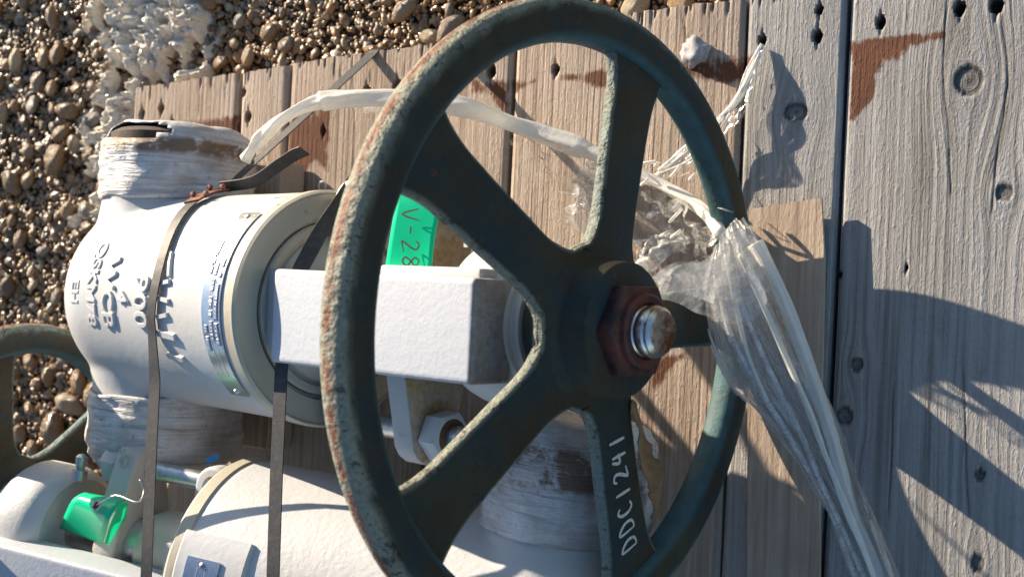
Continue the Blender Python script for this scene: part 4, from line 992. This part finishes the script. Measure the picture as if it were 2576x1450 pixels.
# crumpled clumps on the boards
wsheet('crumpled_film',[(at(1440,470,.012),at(1430,560,.008)),(at(1465,405,.03),at(1500,585,.012)),(at(1530,395,.035),at(1545,560,.02)),(at(1580,430,.03),at(1600,540,.02))],34,60,FILM,amp=.022,fr=75,seed=5,ragged=.12)
wsheet('crumpled_film',[(at(1455,440,.018),at(1450,520,.012)),(at(1490,402,.036),at(1505,540,.02)),(at(1550,400,.036),at(1560,520,.02))],30,44,FILM_STRAND,amp=.016,fr=110,seed=15,ragged=.2)
wsheet('crumpled_film',[(at(1590,600,.03),at(1600,680,.03)),(at(1630,585,.035),at(1650,690,.03)),(at(1690,580,.03),at(1690,650,.03)),(at(1740,590,.02),at(1720,620,.02))],26,44,FILM_STRAND,amp=.016,fr=90,seed=8,ragged=.2)
wsheet('loose_film',[(at(1285,330,.05),at(1290,420,.012)),(at(1380,350,.05),at(1400,470,.006)),(at(1470,385,.05),at(1490,520,.006)),(at(1600,440,.045),at(1620,600,.006)),(at(1740,520,.05),at(1740,640,.02))],22,64,FILM_THIN,amp=.012,fr=45,seed=3,ragged=.14)
wsheet('loose_film',[(at(1630,455,.045),at(1600,545,.012)),(at(1700,500,.05),at(1680,590,.012)),(at(1770,540,.055),at(1760,635,.02)),(at(1820,590,.07),at(1810,640,.04))],22,48,FILM,amp=.014,fr=60,seed=6,ragged=.16)
wsheet('loose_film',[(at(910,250,.075),at(915,285,.06)),(at(960,248,.07),at(965,280,.06)),(at(1010,250,.07),at(1010,268,.06))],8,20,FILM,amp=.004,fr=80,seed=4,ragged=.1)
# pulled wisps up to the nail hole
for k in range(7):
    j=lambda s:random.uniform(-s,s)
    strand([(1917+j(3),116+j(5),.003),(1885+j(8),190+j(14),.006+abs(j(.006))),(1850+j(14),265+j(16),.008+abs(j(.008))),(1790+j(16),330+j(16),.010+abs(j(.008))),(1725+j(22),385+j(18),.012),(1650+j(18),440+j(12),.016)],.0006+.0008*random.random(),FILM_ROPE if k%2 else FILM_STRAND,3)
wsheet('wisp_film',[(at(1915,118,.004),at(1921,118,.004)),(at(1868,205,.007),at(1905,215,.009)),(at(1835,275,.009),at(1862,300,.012)),(at(1740,350,.012),at(1760,400,.014)),(at(1655,420,.016),at(1660,455,.016))],12,60,FILM_THIN,amp=.008,fr=90,seed=11,ragged=.2)
for a in range(26):
    x,y=random.uniform(1560,1800),random.uniform(410,650); L=random.uniform(14,60); an=random.uniform(-.9,.3); z=random.uniform(.01,.05)
    strand([(x,y,z),(x+L*.5*math.cos(an),y+L*.5*math.sin(an),z+.006),(x+L*math.cos(an),y+L*math.sin(an),z)],random.uniform(.0004,.0011),FILM_ROPE if a%2 else FILM_STRAND,3)

# ------------------------------------------------------------------ scraps on the deck
bd=bmesh.new()
ring=[at(1884,526,.0065),at(2066,497,.0095),at(2074,657,.0095),at(2070,870,.008),at(2062,1150,.007),at(2062,1560,.006),at(1880,1560,.006),at(1880,1000,.006)]
def board():
    V=[];F=[];n=len(ring)
    for p in ring: V.append(p)
    for p in ring: V.append(p-Vector((0,0,.0034)))
    F.append(tuple(range(n))); F.append(tuple(range(2*n-1,n-1,-1)))
    for i in range(n): F.append((i,n+i,n+(i+1)%n,(i+1)%n))
    me=fix(mesh('thin_board',V,F,False),None,0); o=obj('thin_board',me,VENEER); tag(o,'thin tan plywood strip lying on the narrow grey board beside the handwheel','board')
bd.free(); board()
V,F=ico(3); V=V.copy(); d=1+1.5*(fbm(V[:,0]*3.4+3,V[:,1]*3.4+9,V[:,2]*3.4,5)-.45); V=V*d[:,None]*[.0092,.0095,.0060]
lp=at(1749,132,.003); o=obj('putty_lump',mesh('putty_lump',V,F),PUTTY,None,lp); tag(o,'small grey crumbly lump stuck on the tan board','lump')
kr,_=sheet('kraft_scrap',[(at(1598,1004,.165),at(1607,1000,.16)),(at(1606,1060,.16),at(1628,1060,.14)),(at(1620,1140,.15),at(1652,1150,.12)),(at(1628,1210,.14),at(1664,1200,.11)),(at(1634,1270,.12),at(1652,1260,.10)),(at(1640,1310,.11),at(1646,1300,.10))],10,40,KRAFT,amp=.007,fr=60,seed=4,ragged=.06)
kr.modifiers.new('t','SOLIDIFY').thickness=.0008; tag(kr,'crumpled brown kraft paper peeling off the second valve pipe end','paper')
bt,_=sheet('blue_tape',[(at(515,1158,.13),at(528,1166,.13)),(at(545,1140,.125),at(556,1150,.125))],3,4,BLUE,amp=.002,fr=60); tag(bt,'small bright blue tape scrap between the two valves','tape')
wl=catmull([at(812,487,.003),at(802,472,.006),at(806,458,.008),at(816,458,.008),at(819,470,.006),at(812,487,.003)],6)
wo=obj('wire_loop',tube('wire_loop',wl,.0009,8),FILM_ROPE); tag(wo,'small white wire loop on the tan board above the front valve','wire')
